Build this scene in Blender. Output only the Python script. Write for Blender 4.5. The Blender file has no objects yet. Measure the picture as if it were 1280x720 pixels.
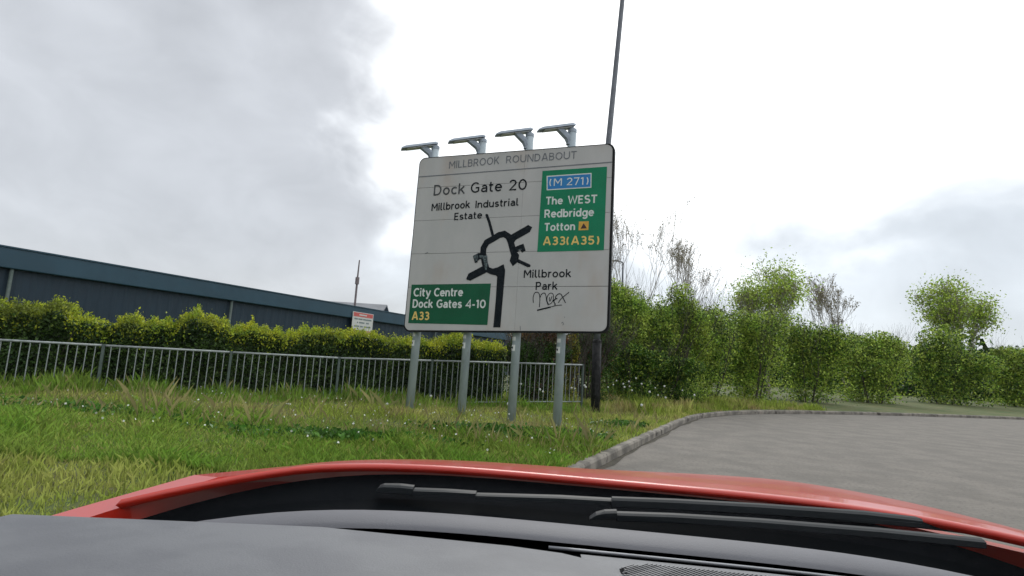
import bpy, bmesh, math, random
import numpy as np
from mathutils import Vector, Matrix

S = bpy.context.scene
C = S.collection
R = math.radians
rng = np.random.default_rng(7)
random.seed(7)

# ------------------------------------------------------------------ camera
F = 700.0                      # focal length in pixels of a 1280 wide picture
CZ = 1.25
PITCH = math.atan(97 / F)
ROLL = R(3.4)
fw = Vector((0, math.cos(PITCH), math.sin(PITCH)))
rt0 = Vector((1, 0, 0))
up0 = rt0.cross(fw)
rt = math.cos(ROLL) * rt0 + math.sin(ROLL) * up0
up = -math.sin(ROLL) * rt0 + math.cos(ROLL) * up0
cam = bpy.data.cameras.new('camera')
cam.sensor_width = 36
cam.lens = F / 1280 * 36
cam.clip_start = 0.02
cam.clip_end = 5000
co = bpy.data.objects.new('camera', cam)
C.objects.link(co)
co.matrix_world = Matrix(((rt.x, up.x, -fw.x, 0), (rt.y, up.y, -fw.y, 0), (rt.z, up.z, -fw.z, CZ), (0, 0, 0, 1)))
S.camera = co

def ray(px, py):
    return (fw + rt * ((px - 640) / F) - up * ((py - 360) / F))

def at(px, py, Y):
    """the point of the place seen at a position of the photograph, at distance Y ahead"""
    d = ray(px, py)
    t = Y / d.y
    return Vector((d.x * t, Y, CZ + d.z * t))

# ------------------------------------------------------------------ sky, sun, exposure
SUN_EL, SUN_AZ = R(38), R(8)
W = bpy.data.worlds.new('World')
S.world = W
W.use_nodes = True
nt = W.node_tree
nt.nodes.clear()

def N(t, typ, **k):
    n = t.nodes.new(typ)
    for a, v in k.items():
        if a == 'ins':
            for i, x in v.items():
                n.inputs[i].default_value = x
        else:
            setattr(n, a, v)
    return n

def math_node(t, op, a, b=None, clamp=False):
    n = t.nodes.new('ShaderNodeMath')
    n.operation = op
    n.use_clamp = clamp
    for i, x in enumerate((a, b)):
        if x is None: continue
        if isinstance(x, (int, float)): n.inputs[i].default_value = x
        else: t.links.new(x, n.inputs[i])
    return n.outputs[0]

def smooth(t, x, lo, hi, a=0.0, b=1.0):
    n = t.nodes.new('ShaderNodeMapRange')
    n.interpolation_type = 'SMOOTHSTEP'
    t.links.new(x, n.inputs['Value'])
    n.inputs['From Min'].default_value = lo; n.inputs['From Max'].default_value = hi
    n.inputs['To Min'].default_value = a; n.inputs['To Max'].default_value = b
    return n.outputs['Result']

out = N(nt, 'ShaderNodeOutputWorld')
bg = N(nt, 'ShaderNodeBackground', ins={'Strength': 0.1})
sky = N(nt, 'ShaderNodeTexSky', sky_type='NISHITA', sun_disc=False, sun_elevation=SUN_EL, sun_rotation=SUN_AZ)
tc = N(nt, 'ShaderNodeTexCoord')
sep = N(nt, 'ShaderNodeSeparateXYZ')
nt.links.new(tc.outputs['Generated'], sep.inputs[0])
n1 = N(nt, 'ShaderNodeTexNoise', ins={'Scale': 3.2, 'Detail': 7.0, 'Roughness': 0.5, 'Distortion': 0.3})
n2 = N(nt, 'ShaderNodeTexNoise', ins={'Scale': 7.0, 'Detail': 6.0, 'Roughness': 0.5, 'Distortion': 0.5})
mp = N(nt, 'ShaderNodeMapping', ins={'Location': (0.4, 0.9, 0.15), 'Scale': (1, 1, 1.5)})
nt.links.new(tc.outputs['Generated'], mp.inputs[0])
nt.links.new(mp.outputs[0], n1.inputs['Vector']); nt.links.new(mp.outputs[0], n2.inputs['Vector'])
a1 = math_node(nt, 'SUBTRACT', n1.outputs['Fac'], 0.5)
a2 = math_node(nt, 'SUBTRACT', n2.outputs['Fac'], 0.5)
# a grey bank of cloud on the left of the road
xx = math_node(nt, 'ADD', sep.outputs['X'], math_node(nt, 'MULTIPLY', a1, 0.45))
xx = math_node(nt, 'ADD', xx, math_node(nt, 'MULTIPLY', a2, 0.16))
bank = smooth(nt, xx, -0.31, -0.09)
low = smooth(nt, math_node(nt, 'ADD', sep.outputs['Z'], math_node(nt, 'MULTIPLY', a1, 0.5)), 0.16, 0.36)
back = smooth(nt, sep.outputs['Y'], -0.5, 0.6, 0.8, 1.0)
m1 = N(nt, 'ShaderNodeMix', data_type='RGBA')       # low cloud -> high bright cloud
m1.inputs['A'].default_value = (5.5, 5.8, 6.25, 1)
m1.inputs['B'].default_value = (12.2, 12.3, 12.5, 1)
nt.links.new(low, m1.inputs['Factor'])
m2 = N(nt, 'ShaderNodeMix', data_type='RGBA')
m2.inputs['A'].default_value = (4.5, 4.6, 4.9, 1)
nt.links.new(bank, m2.inputs['Factor']); nt.links.new(m1.outputs['Result'], m2.inputs['B'])
tex = math_node(nt, 'ADD', 1.0, math_node(nt, 'MULTIPLY', math_node(nt, 'ADD', a1, a2), 0.5))
tex = math_node(nt, 'MULTIPLY', tex, back)
sc = N(nt, 'ShaderNodeVectorMath', operation='SCALE')
nt.links.new(m2.outputs['Result'], sc.inputs[0]); nt.links.new(tex, sc.inputs['Scale'])
m3 = N(nt, 'ShaderNodeMix', data_type='RGBA')       # a little of the clear sky shows through
m3.inputs['Factor'].default_value = 0.93
nt.links.new(sky.outputs[0], m3.inputs['A']); nt.links.new(sc.outputs[0], m3.inputs['B'])
nt.links.new(m3.outputs['Result'], bg.inputs['Color'])
nt.links.new(bg.outputs[0], out.inputs['Surface'])

sl = bpy.data.lights.new('sun', 'SUN')
sl.energy = 0.7
sl.angle = R(25)
sl.color = (1.0, 0.96, 0.9)
so = bpy.data.objects.new('sun', sl)
C.objects.link(so)
sd = Vector((math.sin(SUN_AZ) * math.cos(SUN_EL), math.cos(SUN_AZ) * math.cos(SUN_EL), math.sin(SUN_EL)))
so.rotation_euler = sd.to_track_quat('Z', 'Y').to_euler()
S.view_settings.view_transform = 'Standard'
S.view_settings.look = 'None'
S.view_settings.exposure = 0.6
S.view_settings.gamma = 1.0

# ------------------------------------------------------------------ materials
MATS = {}
def mat(name, col, rough=0.6, col2=None, scale=6.0, detail=5.0, lo=0.35, hi=0.65, bump=0.0, bscale=40.0, metal=0.0,
        coat=0.0, spec=0.5, island=0.0, stretch=(1, 1, 1), trans=0.0, col3=None, scale3=1.0, lo3=0.5, hi3=0.62, placed=False):
    m = bpy.data.materials.new(name)
    m.use_nodes = True
    t = m.node_tree
    b = t.nodes['Principled BSDF']
    b.inputs['Roughness'].default_value = rough
    b.inputs['Metallic'].default_value = metal
    b.inputs['Specular IOR Level'].default_value = spec
    b.inputs['Coat Weight'].default_value = coat
    b.inputs['Coat Roughness'].default_value = 0.02
    tc = N(t, 'ShaderNodeTexCoord')
    mp = N(t, 'ShaderNodeMapping', ins={'Scale': stretch})
    t.links.new(N(t, 'ShaderNodeNewGeometry').outputs['Position'] if placed else tc.outputs['Object'], mp.inputs[0])
    c4 = (*col, 1)
    src = None
    if col2 is None: col2 = tuple(x * 0.8 for x in col)
    ns = N(t, 'ShaderNodeTexNoise', ins={'Scale': scale, 'Detail': detail, 'Roughness': 0.6})
    t.links.new(mp.outputs[0], ns.inputs['Vector'])
    f = smooth(t, ns.outputs['Fac'], lo, hi)
    mx = N(t, 'ShaderNodeMix', data_type='RGBA')
    mx.inputs['A'].default_value = c4; mx.inputs['B'].default_value = (*col2, 1)
    t.links.new(f, mx.inputs['Factor'])
    src = mx.outputs['Result']
    if col3 is not None:
        n3 = N(t, 'ShaderNodeTexNoise', ins={'Scale': scale3, 'Detail': 4.0, 'Roughness': 0.55})
        t.links.new(mp.outputs[0], n3.inputs['Vector'])
        f3 = smooth(t, n3.outputs['Fac'], lo3, hi3)
        m3 = N(t, 'ShaderNodeMix', data_type='RGBA')
        m3.inputs['B'].default_value = (*col3, 1)
        t.links.new(src, m3.inputs['A']); t.links.new(f3, m3.inputs['Factor'])
        src = m3.outputs['Result']
    if island > 0:
        g = N(t, 'ShaderNodeNewGeometry')
        v = smooth(t, g.outputs['Random Per Island'], 0, 1, 1 - island, 1 + island)
        s_ = N(t, 'ShaderNodeVectorMath', operation='SCALE')
        t.links.new(src, s_.inputs[0]); t.links.new(v, s_.inputs['Scale'])
        src = s_.outputs[0]
    t.links.new(src, b.inputs['Base Color'])
    if bump > 0:
        nb = N(t, 'ShaderNodeTexNoise', ins={'Scale': bscale, 'Detail': 6.0, 'Roughness': 0.6})
        t.links.new(mp.outputs[0], nb.inputs['Vector'])
        bp = N(t, 'ShaderNodeBump', ins={'Strength': bump, 'Distance': 0.01})
        t.links.new(nb.outputs['Fac'], bp.inputs['Height'])
        t.links.new(bp.outputs[0], b.inputs['Normal'])
    if trans > 0:       # leaves let light through
        tr = N(t, 'ShaderNodeBsdfTranslucent')
        t.links.new(src, tr.inputs['Color'])
        ms = N(t, 'ShaderNodeMixShader', ins={'Fac': trans})
        t.links.new(b.outputs[0], ms.inputs[1]); t.links.new(tr.outputs[0], ms.inputs[2])
        t.links.new(ms.outputs[0], t.nodes['Material Output'].inputs['Surface'])
    MATS[name] = m
    return m

M_face = mat('sign_white', (0.51, 0.505, 0.50), 0.45, (0.46, 0.46, 0.455), 1.3, bump=0.02, bscale=90, stretch=(1, 1, .5), col3=(0.46, 0.42, 0.39), scale3=0.9, lo3=.5, hi3=.68, spec=0.3)
M_facehead = mat('sign_header_white', (0.46, 0.47, 0.49), 0.4, (0.41, 0.42, 0.44), 1.3)
M_black = mat('sign_black', (0.004, 0.008, 0.012), 0.5, (0.008, 0.012, 0.016), 8, spec=0.12)
M_slate = mat('sign_slate', (0.12, 0.135, 0.155), 0.5, (0.17, 0.18, 0.2), 10)
M_dgrey = mat('sign_faded_black', (0.05, 0.055, 0.06), 0.5, (0.1, 0.105, 0.11), 9, spec=0.12)
M_green = mat('sign_green', (0.0, 0.215, 0.10), 0.35, (0.0, 0.185, 0.085), 2.0, spec=0.3)
M_green2 = mat('sign_green_less_lit', (0.0, 0.10, 0.042), 0.4, (0.0, 0.085, 0.035), 2.5, spec=0.3)  # the sign's green again, darkened for weaker reflected light on the lower panel
M_blue = mat('sign_blue', (0.02, 0.19, 0.50), 0.35, (0.03, 0.22, 0.5), 5, spec=0.3)
M_white = mat('sign_letter_white', (0.72, 0.76, 0.74), 0.4, (0.62, 0.66, 0.64), 7, spec=0.3)
M_yellow = mat('sign_yellow', (0.85, 0.60, 0.17), 0.4, (0.75, 0.53, 0.17), 7, spec=0.3)
M_ochre = mat('sign_ochre', (0.75, 0.42, 0.06), 0.4)
M_tri = mat('sign_maroon', (0.04, 0.008, 0.006), 0.4)
M_scrape = mat('scraped_film', (0.10, 0.14, 0.15), 0.6, (0.02, 0.03, 0.035), 28, lo=.45, hi=.55)
M_edge = mat('sign_edge_black', (0.012, 0.013, 0.014), 0.5, spec=0.12)
M_alu = mat('aluminium', (0.42, 0.43, 0.44), 0.45, (0.33, 0.34, 0.35), 12, metal=0.4)
M_galv = mat('galvanised_steel', (0.43, 0.50, 0.54), 0.55, (0.33, 0.39, 0.43), 5, bump=0.05, bscale=60, metal=0.0, stretch=(1, 1, .35), col3=(0.25, 0.27, 0.28), scale3=3, lo3=.58, hi3=.7)
M_lamp = mat('lantern_grey', (0.34, 0.39, 0.46), 0.5, (0.28, 0.325, 0.38), 9, metal=0.1)
M_lens = mat('lantern_lens', (0.55, 0.56, 0.56), 0.2)
M_label = mat('label_white', (0.8, 0.82, 0.8), 0.5)
M_rail = mat('railing_grey', (0.36, 0.39, 0.39), 0.5, (0.25, 0.28, 0.28), 12, metal=0.15)
M_railpost = mat('railing_post_green_grey', (0.09, 0.12, 0.11), 0.6, (0.06, 0.085, 0.075), 12)
M_colblack = mat('column_black', (0.012, 0.012, 0.013), 0.5, (0.03, 0.03, 0.03), 9, spec=0.12)
M_colgrey = mat('column_grey', (0.17, 0.185, 0.215), 0.5, (0.13, 0.14, 0.165), 6)
M_soil = mat('verge_ground', (0.055, 0.09, 0.018), 0.95, (0.11, 0.11, 0.035), 1.5, bump=0.6, bscale=25)
M_farground = mat('far_grass', (0.035, 0.06, 0.012), 0.95, (0.05, 0.07, 0.02), 0.4, bump=0.3, bscale=10)
M_road = mat('asphalt', (0.20, 0.182, 0.16), 0.9, (0.15, 0.138, 0.122), 1.6, detail=10, bump=0.8, bscale=120, col3=(0.10, 0.093, 0.083), scale3=22, lo3=.5, hi3=.72)
M_kerb = mat('kerb_concrete', (0.27, 0.245, 0.21), 0.9, (0.12, 0.11, 0.095), 3.5, bump=0.35, bscale=70, col3=(0.05, 0.042, 0.034), scale3=2.3, lo3=.58, hi3=.66, placed=True)
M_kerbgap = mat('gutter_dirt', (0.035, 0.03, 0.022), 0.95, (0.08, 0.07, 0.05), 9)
M_grass = mat('grass_blade', (0.29, 0.38, 0.06), 0.5, (0.46, 0.47, 0.14), 0.9, lo=.42, hi=.66, island=0.35, trans=0.45, col3=(0.42, 0.33, 0.16), scale3=.75, lo3=.5, hi3=.68, spec=0.2)
M_grass2 = mat('unhazed_and_tall_blade', (0.18, 0.33, 0.04), 0.5, (0.24, 0.34, 0.06), 1.4, island=0.35, trans=0.4, spec=0.2)  # deeper green: painted lack of windscreen haze in front, also the tall grass
M_straw = mat('dry_grass_stalk', (0.33, 0.28, 0.12), 0.6, (0.22, 0.24, 0.07), 2, island=0.3, trans=0.3)
M_weed = mat('broad_weed_leaf', (0.05, 0.15, 0.02), 0.4, (0.09, 0.20, 0.03), 5, island=0.4, trans=0.3, spec=0.2)
M_daisy = mat('daisy_white', (0.75, 0.78, 0.7), 0.7)
M_clock = mat('dandelion_fluff', (0.72, 0.74, 0.70), 0.9)
M_stem = mat('flower_stem', (0.15, 0.22, 0.05), 0.6)
M_hedge = mat('hedge_leaf', (0.07, 0.12, 0.025), 0.4, (0.03, 0.065, 0.016), 3.0, island=0.5, trans=0.12, spec=0.2)
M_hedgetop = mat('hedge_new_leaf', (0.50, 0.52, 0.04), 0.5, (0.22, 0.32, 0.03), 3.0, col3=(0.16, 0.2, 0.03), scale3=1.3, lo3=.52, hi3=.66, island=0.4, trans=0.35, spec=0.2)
M_shrub = mat('shrub_leaf', (0.46, 0.56, 0.10), 0.45, (0.26, 0.42, 0.06), 1.6, island=0.45, trans=0.35, col3=(0.24, 0.28, 0.05), scale3=2.3, lo3=.55, hi3=.65, spec=0.2)
M_shrub2 = mat('shrub_dark_leaf', (0.08, 0.17, 0.025), 0.4, (0.04, 0.09, 0.015), 2.2, island=0.5, trans=0.15, spec=0.2)
M_redleaf = mat('copper_leaf', (0.22, 0.09, 0.05), 0.45, (0.15, 0.12, 0.04), 3.2, island=0.45, trans=0.3, spec=0.2)
M_yelleaf = mat('yellow_leaf', (0.34, 0.27, 0.04), 0.45, (0.17, 0.2, 0.03), 3.2, island=0.4, trans=0.35, spec=0.2)
M_cream = mat('cream_blossom', (0.5, 0.45, 0.33), 0.6, island=0.2)
M_bark = mat('bark', (0.105, 0.09, 0.075), 0.9, (0.06, 0.05, 0.042), 14, bump=0.4, bscale=50)
M_twig = mat('twig_bark', (0.34, 0.30, 0.26), 0.9, (0.25, 0.22, 0.19), 5)
M_bud = mat('leaf_bud', (0.30, 0.24, 0.13), 0.7, (0.2, 0.2, 0.09), 4, island=.3)
M_navy = mat('cladding_navy', (0.005, 0.024, 0.045), 0.6, (0.004, 0.019, 0.036), 1.2)
M_fascia = mat('fascia_blue', (0.016, 0.06, 0.095), 0.5, (0.013, 0.05, 0.08), 1.2)
M_roof = mat('roof_grey', (0.19, 0.2, 0.22), 0.7, (0.15, 0.16, 0.175), .8)
M_notice = mat('notice_white', (0.62, 0.62, 0.60), 0.5, (0.55, 0.56, 0.55), 3)
M_noticered = mat('notice_red', (0.62, 0.12, 0.11), 0.5)
M_noticetxt = mat('notice_grey_print', (0.2, 0.25, 0.26), 0.5)
M_mast = mat('mast_steel', (0.2, 0.16, 0.16), 0.6)
M_paint = mat('line_paint', (0.7, 0.7, 0.66), 0.8, (0.45, 0.44, 0.4), 12)

# ------------------------------------------------------------------ mesh helpers
class MB:
    def __init__(s): s.v = []; s.f = []
    def add(s, vs, fs):
        n = len(s.v); s.v += [tuple(p) for p in vs]; s.f += [tuple(i + n for i in f) for f in fs]
    def box(s, a, b):
        (x0, y0, z0), (x1, y1, z1) = a, b
        s.add([(x0, y0, z0), (x1, y0, z0), (x1, y1, z0), (x0, y1, z0), (x0, y0, z1), (x1, y0, z1), (x1, y1, z1), (x0, y1, z1)],
              [(0, 3, 2, 1), (4, 5, 6, 7), (0, 1, 5, 4), (1, 2, 6, 5), (2, 3, 7, 6), (3, 0, 4, 7)])
    def tube(s, pts, rad, n=8, cap=True, flat=1.0):
        pts = [Vector(p) for p in pts]
        if isinstance(rad, (int, float)): rad = [rad] * len(pts)
        base = len(s.v); ref = None
        for i, p in enumerate(pts):
            d = (pts[min(i + 1, len(pts) - 1)] - pts[max(i - 1, 0)]).normalized()
            if ref is None:
                ref = d.orthogonal().normalized()
            ref = (ref - d * ref.dot(d)).normalized()
            o = d.cross(ref)
            for k in range(n):
                a = 2 * math.pi * k / n
                q = p + (ref * math.cos(a) + o * math.sin(a) * flat) * rad[i]
                s.v.append(tuple(q))
        for i in range(len(pts) - 1):
            for k in range(n):
                a = base + i * n + k; b = base + i * n + (k + 1) % n
                s.f.append((a, b, b + n, a + n))
        if cap:
            s.f.append(tuple(base + k for k in range(n))[::-1])
            s.f.append(tuple(base + (len(pts) - 1) * n + k for k in range(n)))
    def prism(s, poly, axis_o, ax, ay, az, d0, d1):
        """polygon (list of 2D) in the frame o,ax,ay swept along az from d0 to d1"""
        o, ax, ay, az = map(Vector, (axis_o, ax, ay, az))
        n = len(poly)
        vs = [o + ax * p[0] + ay * p[1] + az * d0 for p in poly] + [o + ax * p[0] + ay * p[1] + az * d1 for p in poly]
        fs = [tuple(range(n))[::-1], tuple(range(n, 2 * n))] + [(i, (i + 1) % n, (i + 1) % n + n, i + n) for i in range(n)]
        s.add(vs, fs)
    def build(s, name, m, parent=None, smooth_=False, bevel=0, **props):
        me = bpy.data.meshes.new(name)
        me.from_pydata(s.v, [], s.f)
        bm = bmesh.new(); bm.from_mesh(me)
        bmesh.ops.recalc_face_normals(bm, faces=bm.faces)
        if bevel > 0:
            bmesh.ops.bevel(bm, geom=[e for e in bm.edges], offset=bevel, segments=2, affect='EDGES', profile=0.6)
        bm.to_mesh(me); bm.free()
        me.materials.append(m)
        if smooth_:
            me.shade_smooth()
        return link(name, me, parent, **props)

def link(name, me, parent=None, **props):
    o = bpy.data.objects.new(name, me)
    C.objects.link(o)
    if parent is not None: o.parent = parent
    for k, v in props.items(): o[k] = v
    return o

def thing(name, label, cat, loc=(0, 0, 0), rz=0.0, group=None):
    o = bpy.data.objects.new(name, None)
    C.objects.link(o)
    o.location = loc; o.rotation_euler = (0, 0, rz)
    o['label'] = label; o['category'] = cat
    if group: o['group'] = group
    return o

def raw_mesh(name, V, Fidx, m):
    """numpy arrays: V (n,3), Fidx (k,c)"""
    me = bpy.data.meshes.new(name)
    k, c = Fidx.shape
    me.vertices.add(len(V)); me.vertices.foreach_set('co', V.astype(np.float32).ravel())
    me.loops.add(k * c); me.loops.foreach_set('vertex_index', Fidx.astype(np.int32).ravel())
    me.polygons.add(k); me.polygons.foreach_set('loop_start', np.arange(0, k * c, c, dtype=np.int32))
    me.update(calc_edges=True)
    me.materials.append(m)
    return me

def leaves(name, P, size, m, aspect=0.5, upness=0.3, jitter=0.4):
    """diamond leaves folded along the middle at points P"""
    n = len(P)
    s = (size * (1 + jitter * (rng.random(n) * 2 - 1)))[:, None]
    a = rng.normal(size=(n, 3)); a[:, 2] += upness; a /= np.linalg.norm(a, axis=1)[:, None]
    b = rng.normal(size=(n, 3)); b -= a * (a * b).sum(1)[:, None]; b /= np.linalg.norm(b, axis=1)[:, None]
    c = np.cross(a, b)
    V = np.empty((n, 4, 3))
    V[:, 0] = P - a * s * .5
    V[:, 1] = P + b * s * aspect * .5 + c * s * .1
    V[:, 2] = P + a * s * .5
    V[:, 3] = P - b * s * aspect * .5 + c * s * .1
    i = np.arange(n)[:, None] * 4
    Fi = np.concatenate([i, i + 1, i + 2, i + 3], 1)
    return raw_mesh(name, V.reshape(-1, 3), Fi, m)

def ground_z(x, y):
    x = np.asarray(x, float); y = np.asarray(y, float)
    # distance left of the kerb line
    d = np.clip(kerb_dist(x, y), 0, 50)
    z = .125 + .022 * np.minimum(d, 12) + 0.006 * np.clip(d - 12, 0, 40)
    z += .018 * np.sin(x * 1.7 + .5) * np.cos(y * 1.3) * np.clip(d, 0, 1)
    return z

# kerb line: passes near (1.26,7.5) and (3.5,12.3), bending to the right far off
KP = [(-7.4, -12.0), (-4.6, -5.0), (-1.95, 0.8), (0.28, 5.4), (1.22, 7.45), (2.2, 9.6), (3.35, 12.1), (4.65, 14.9), (6.25, 17.8), (8.9, 20.9), (13.2, 23.9), (20, 27.3), (32, 32), (60, 41), (120, 56)]
def _dense(P, step=.3):
    o = []
    for i in range(len(P) - 1):
        p0 = Vector(P[max(i - 1, 0)]); p1 = Vector(P[i]); p2 = Vector(P[i + 1]); p3 = Vector(P[min(i + 2, len(P) - 1)])
        n = max(2, int((p2 - p1).length / step))
        for k in range(n):
            t = k / n
            o.append(0.5 * ((2 * p1) + (-p0 + p2) * t + (2 * p0 - 5 * p1 + 4 * p2 - p3) * t * t + (-p0 + 3 * p1 - 3 * p2 + p3) * t ** 3))
    o.append(Vector(P[-1]))
    return o
KD = _dense(KP, .45)
KA = np.array([(p.x, p.y) for p in KD])
def kerb_dist(x, y):
    """signed distance: positive on the verge (left of the kerb)"""
    sh = np.shape(x)
    q = np.stack([np.ravel(x), np.ravel(y)], 1)
    best = np.full(len(q), 1e9); sg = np.ones(len(q))
    for a, b in zip(KA[:-1], KA[1:]):
        ab = b - a; t = np.clip(((q - a) @ ab) / (ab @ ab), 0, 1)
        r = q - (a + t[:, None] * ab); d = np.hypot(r[:, 0], r[:, 1])
        cr = ab[0] * (q[:, 1] - a[1]) - ab[1] * (q[:, 0] - a[0])
        u = d < best
        best[u] = d[u]; sg[u] = np.where(cr[u] > 0, 1, -1)
    return (best * sg).reshape(sh)

# ------------------------------------------------------------------ ground, road, kerb
def sheet_between(name, m, rows, zf, **props):
    """rows: list of rows of (x,y)"""
    V = []; Fs = []
    nc = len(rows[0])
    for r in rows:
        for (x, y) in r: V.append((x, y, zf(x, y)))
    for i in range(len(rows) - 1):
        for j in range(nc - 1):
            a = i * nc + j
            Fs.append((a, a + 1, a + nc + 1, a + nc))
    mb = MB(); mb.v = V; mb.f = Fs
    return mb.build(name, m, smooth_=True, **props)

# base terrain far out to the horizon
mb = MB(); mb.add([(-3000, -3000, -.06), (3000, -3000, -.06), (3000, 3000, -.06), (-3000, 3000, -.06)], [(0, 1, 2, 3)])
mb.build('terrain', M_farground, kind='structure')
# road sheet
mb = MB(); mb.add([(-60, -60, 0), (140, -60, 0), (140, 70, 0), (-60, 70, 0)], [(0, 1, 2, 3)])
mb.build('road', M_road, kind='structure')

def kerb_frame(i):
    a = KA[max(i - 1, 0)]; b = KA[min(i + 1, len(KA) - 1)]
    t = (b - a) / np.linalg.norm(b - a)
    return KA[i], t, np.array([-t[1], t[0]])       # normal points to the verge

rows = []
offs = [0.12, .4, .8, 1.3, 2, 3, 4, 5.5, 7, 9, 11, 14, 18, 24, 32, 45, 70]
for i in range(0, len(KA)):
    p, t, n = kerb_frame(i)
    if p[1] < -8: continue
    rows.append([(p[0] + n[0] * o, p[1] + n[1] * o) for o in offs])
# verge: a sheet following the kerb
V = []; Fs = []; nc = len(offs)
zz = ground_z(np.array([[q[0] for q in r] for r in rows]), np.array([[q[1] for q in r] for r in rows]))
for i, r in enumerate(rows):
    for j, (x, y) in enumerate(r):
        V.append((x, y, .125 + .022 * min(offs[j], 12) + .006 * max(offs[j] - 12, 0) + (.018 * math.sin(x * 1.7 + .5) * math.cos(y * 1.3) if offs[j] > .2 else 0)))
for i in range(len(rows) - 1):
    for j in range(nc - 1):
        a = i * nc + j; Fs.append((a, a + 1, a + nc + 1, a + nc))
mb = MB(); mb.v = V; mb.f = Fs
mb.build('grass_verge', M_soil, smooth_=True, kind='structure')

# kerb: stones laid end to end
kroot = bpy.data.objects.new('kerb', None); C.objects.link(kroot); kroot['kind'] = 'structure'
L = 0.0; seg = [0.0]
for a, b in zip(KA[:-1], KA[1:]): seg.append(seg[-1] + float(np.hypot(*(b - a))))
seg = np.array(seg)
def kp(s): return np.array([np.interp(s, seg, KA[:, 0]), np.interp(s, seg, KA[:, 1])])
s0 = 4.0
km = MB(); km.box((-.0, -.0, -.12), (1, .13, 0)) ; 
kmesh = None
prof = [(0, -.15), (0, .095), (.018, .125), (.13, .13), (.13, -.15)]
def kerb_mesh(Ln):
    mb = MB()
    n = len(prof)
    xs = [0, .006, Ln - .006, Ln]
    for i, x in enumerate(xs):
        sh = .0025 if i in (0, 3) else 0
        for (yy, z) in prof: mb.v.append((x, min(max(yy, sh), .13), z - (sh if z > 0 else 0)))
    for i in range(3):
        for k in range(n):
            a = i * n + k; b = i * n + (k + 1) % n
            mb.f.append((a, b, b + n, a + n))
    mb.f.append(tuple(range(n))); mb.f.append(tuple(range(3 * n, 4 * n)))
    return mb
first = None
s = s0; idx = 0
while s < 75:
    a = kp(s); b = kp(s + .905)
    d = b - a; ang = math.atan2(d[1], d[0])
    if first is None:
        first = kerb_mesh(.9005).build('kerb_stone', M_kerb, kroot)
        o = first
    else:
        o = first.copy(); C.objects.link(o); o.parent = kroot
    o.location = (a[0], a[1], random.uniform(-.002, .002))
    o.rotation_euler = (0, random.uniform(-.004, .004), ang + random.uniform(-.002, .002))
    s += .9005; idx += 1
# dirt lying in the gutter
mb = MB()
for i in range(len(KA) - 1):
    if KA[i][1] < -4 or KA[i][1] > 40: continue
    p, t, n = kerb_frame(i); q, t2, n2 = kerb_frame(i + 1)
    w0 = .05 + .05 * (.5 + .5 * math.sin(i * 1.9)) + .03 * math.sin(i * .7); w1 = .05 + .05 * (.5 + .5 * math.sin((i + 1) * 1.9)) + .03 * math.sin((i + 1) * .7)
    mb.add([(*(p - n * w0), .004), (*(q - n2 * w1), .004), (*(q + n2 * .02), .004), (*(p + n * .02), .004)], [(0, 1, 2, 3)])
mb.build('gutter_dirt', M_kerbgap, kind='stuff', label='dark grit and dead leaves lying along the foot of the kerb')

# ------------------------------------------------------------------ lettering (drawn with strokes like road-sign letters)
def arc(cx, cy, rx, ry, a0, a1, n=12):
    return [(cx + rx * math.cos(R(a0 + (a1 - a0) * i / n)), cy + ry * math.sin(R(a0 + (a1 - a0) * i / n))) for i in range(n + 1)]
def ell(cx, cy, rx, ry): return arc(cx, cy, rx, ry, 90, 450, 24)
G = {}
def g(ch, w, *st): G[ch] = (w, st)
# centre lines; base .1, x-height .9, capitals 1.3
g('A', 1.12, [(.1, 0), (.5, 1.33), (.62, 1.33), (1.02, 0)], [(.26, .42), (.86, .42)])
g('B', .92, [(.1, .1), (.5, .1)] + arc(.52, .42, .29, .32, -90, 90)[1:] + [(.1, .74)], [(.5, .74)] + arc(.5, 1.02, .24, .28, -90, 90)[1:] + [(.1, 1.3)], [(.1, 0), (.1, 1.4)])
g('C', 1.0, arc(.6, .7, .5, .6, 48, 312, 20))
g('D', 1.05, [(.1, .1), (.4, .1)] + arc(.42, .7, .5, .6, -90, 90, 16)[1:] + [(.1, 1.3)], [(.1, 0), (.1, 1.4)])
g('E', .82, [(.75, .1), (.1, .1), (.1, 1.3), (.75, 1.3)], [(.1, .72), (.66, .72)])
g('G', 1.1, arc(.6, .7, .5, .6, 48, 300, 20) + [(.98, .25), (.98, .66), (.62, .66)])
g('I', .24, [(.12, 0), (.12, 1.4)])
g('K', .98, [(.1, 0), (.1, 1.4)], [(.12, .52), (.82, 1.38)], [(.36, .8), (.88, .02)])
g('L', .78, [(.1, 1.4), (.1, .1), (.74, .1)])
g('M', 1.22, [(.1, 0), (.1, 1.3)], [(.12, 1.36), (.61, .5), (1.1, 1.36)], [(1.12, 0), (1.12, 1.3)])
g('N', 1.08, [(.1, 0), (.1, 1.4)], [(.14, 1.34), (.94, .06)], [(.98, 0), (.98, 1.4)])
g('O', 1.2, ell(.6, .7, .5, .6))
g('P', .9, [(.1, .62), (.48, .62)] + arc(.48, .96, .31, .34, -90, 90)[1:] + [(.1, 1.3)], [(.1, 0), (.1, 1.4)])
g('R', .98, [(.1, .64), (.5, .64)] + arc(.5, .97, .3, .33, -90, 90)[1:] + [(.1, 1.3)], [(.1, 0), (.1, 1.4)], [(.52, .64), (.88, .02)])
g('S', .92, arc(.46, 1.0, .33, .3, 30, 270, 12) + arc(.46, .4, .36, .3, 90, -150, 12))
g('T', .92, [(.0, 1.3), (.92, 1.3)], [(.46, 0), (.46, 1.25)])
g('U', 1.08, [(.1, 1.4), (.1, .54)] + arc(.54, .54, .44, .44, 180, 360, 14) + [(.98, 1.4)])
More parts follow.
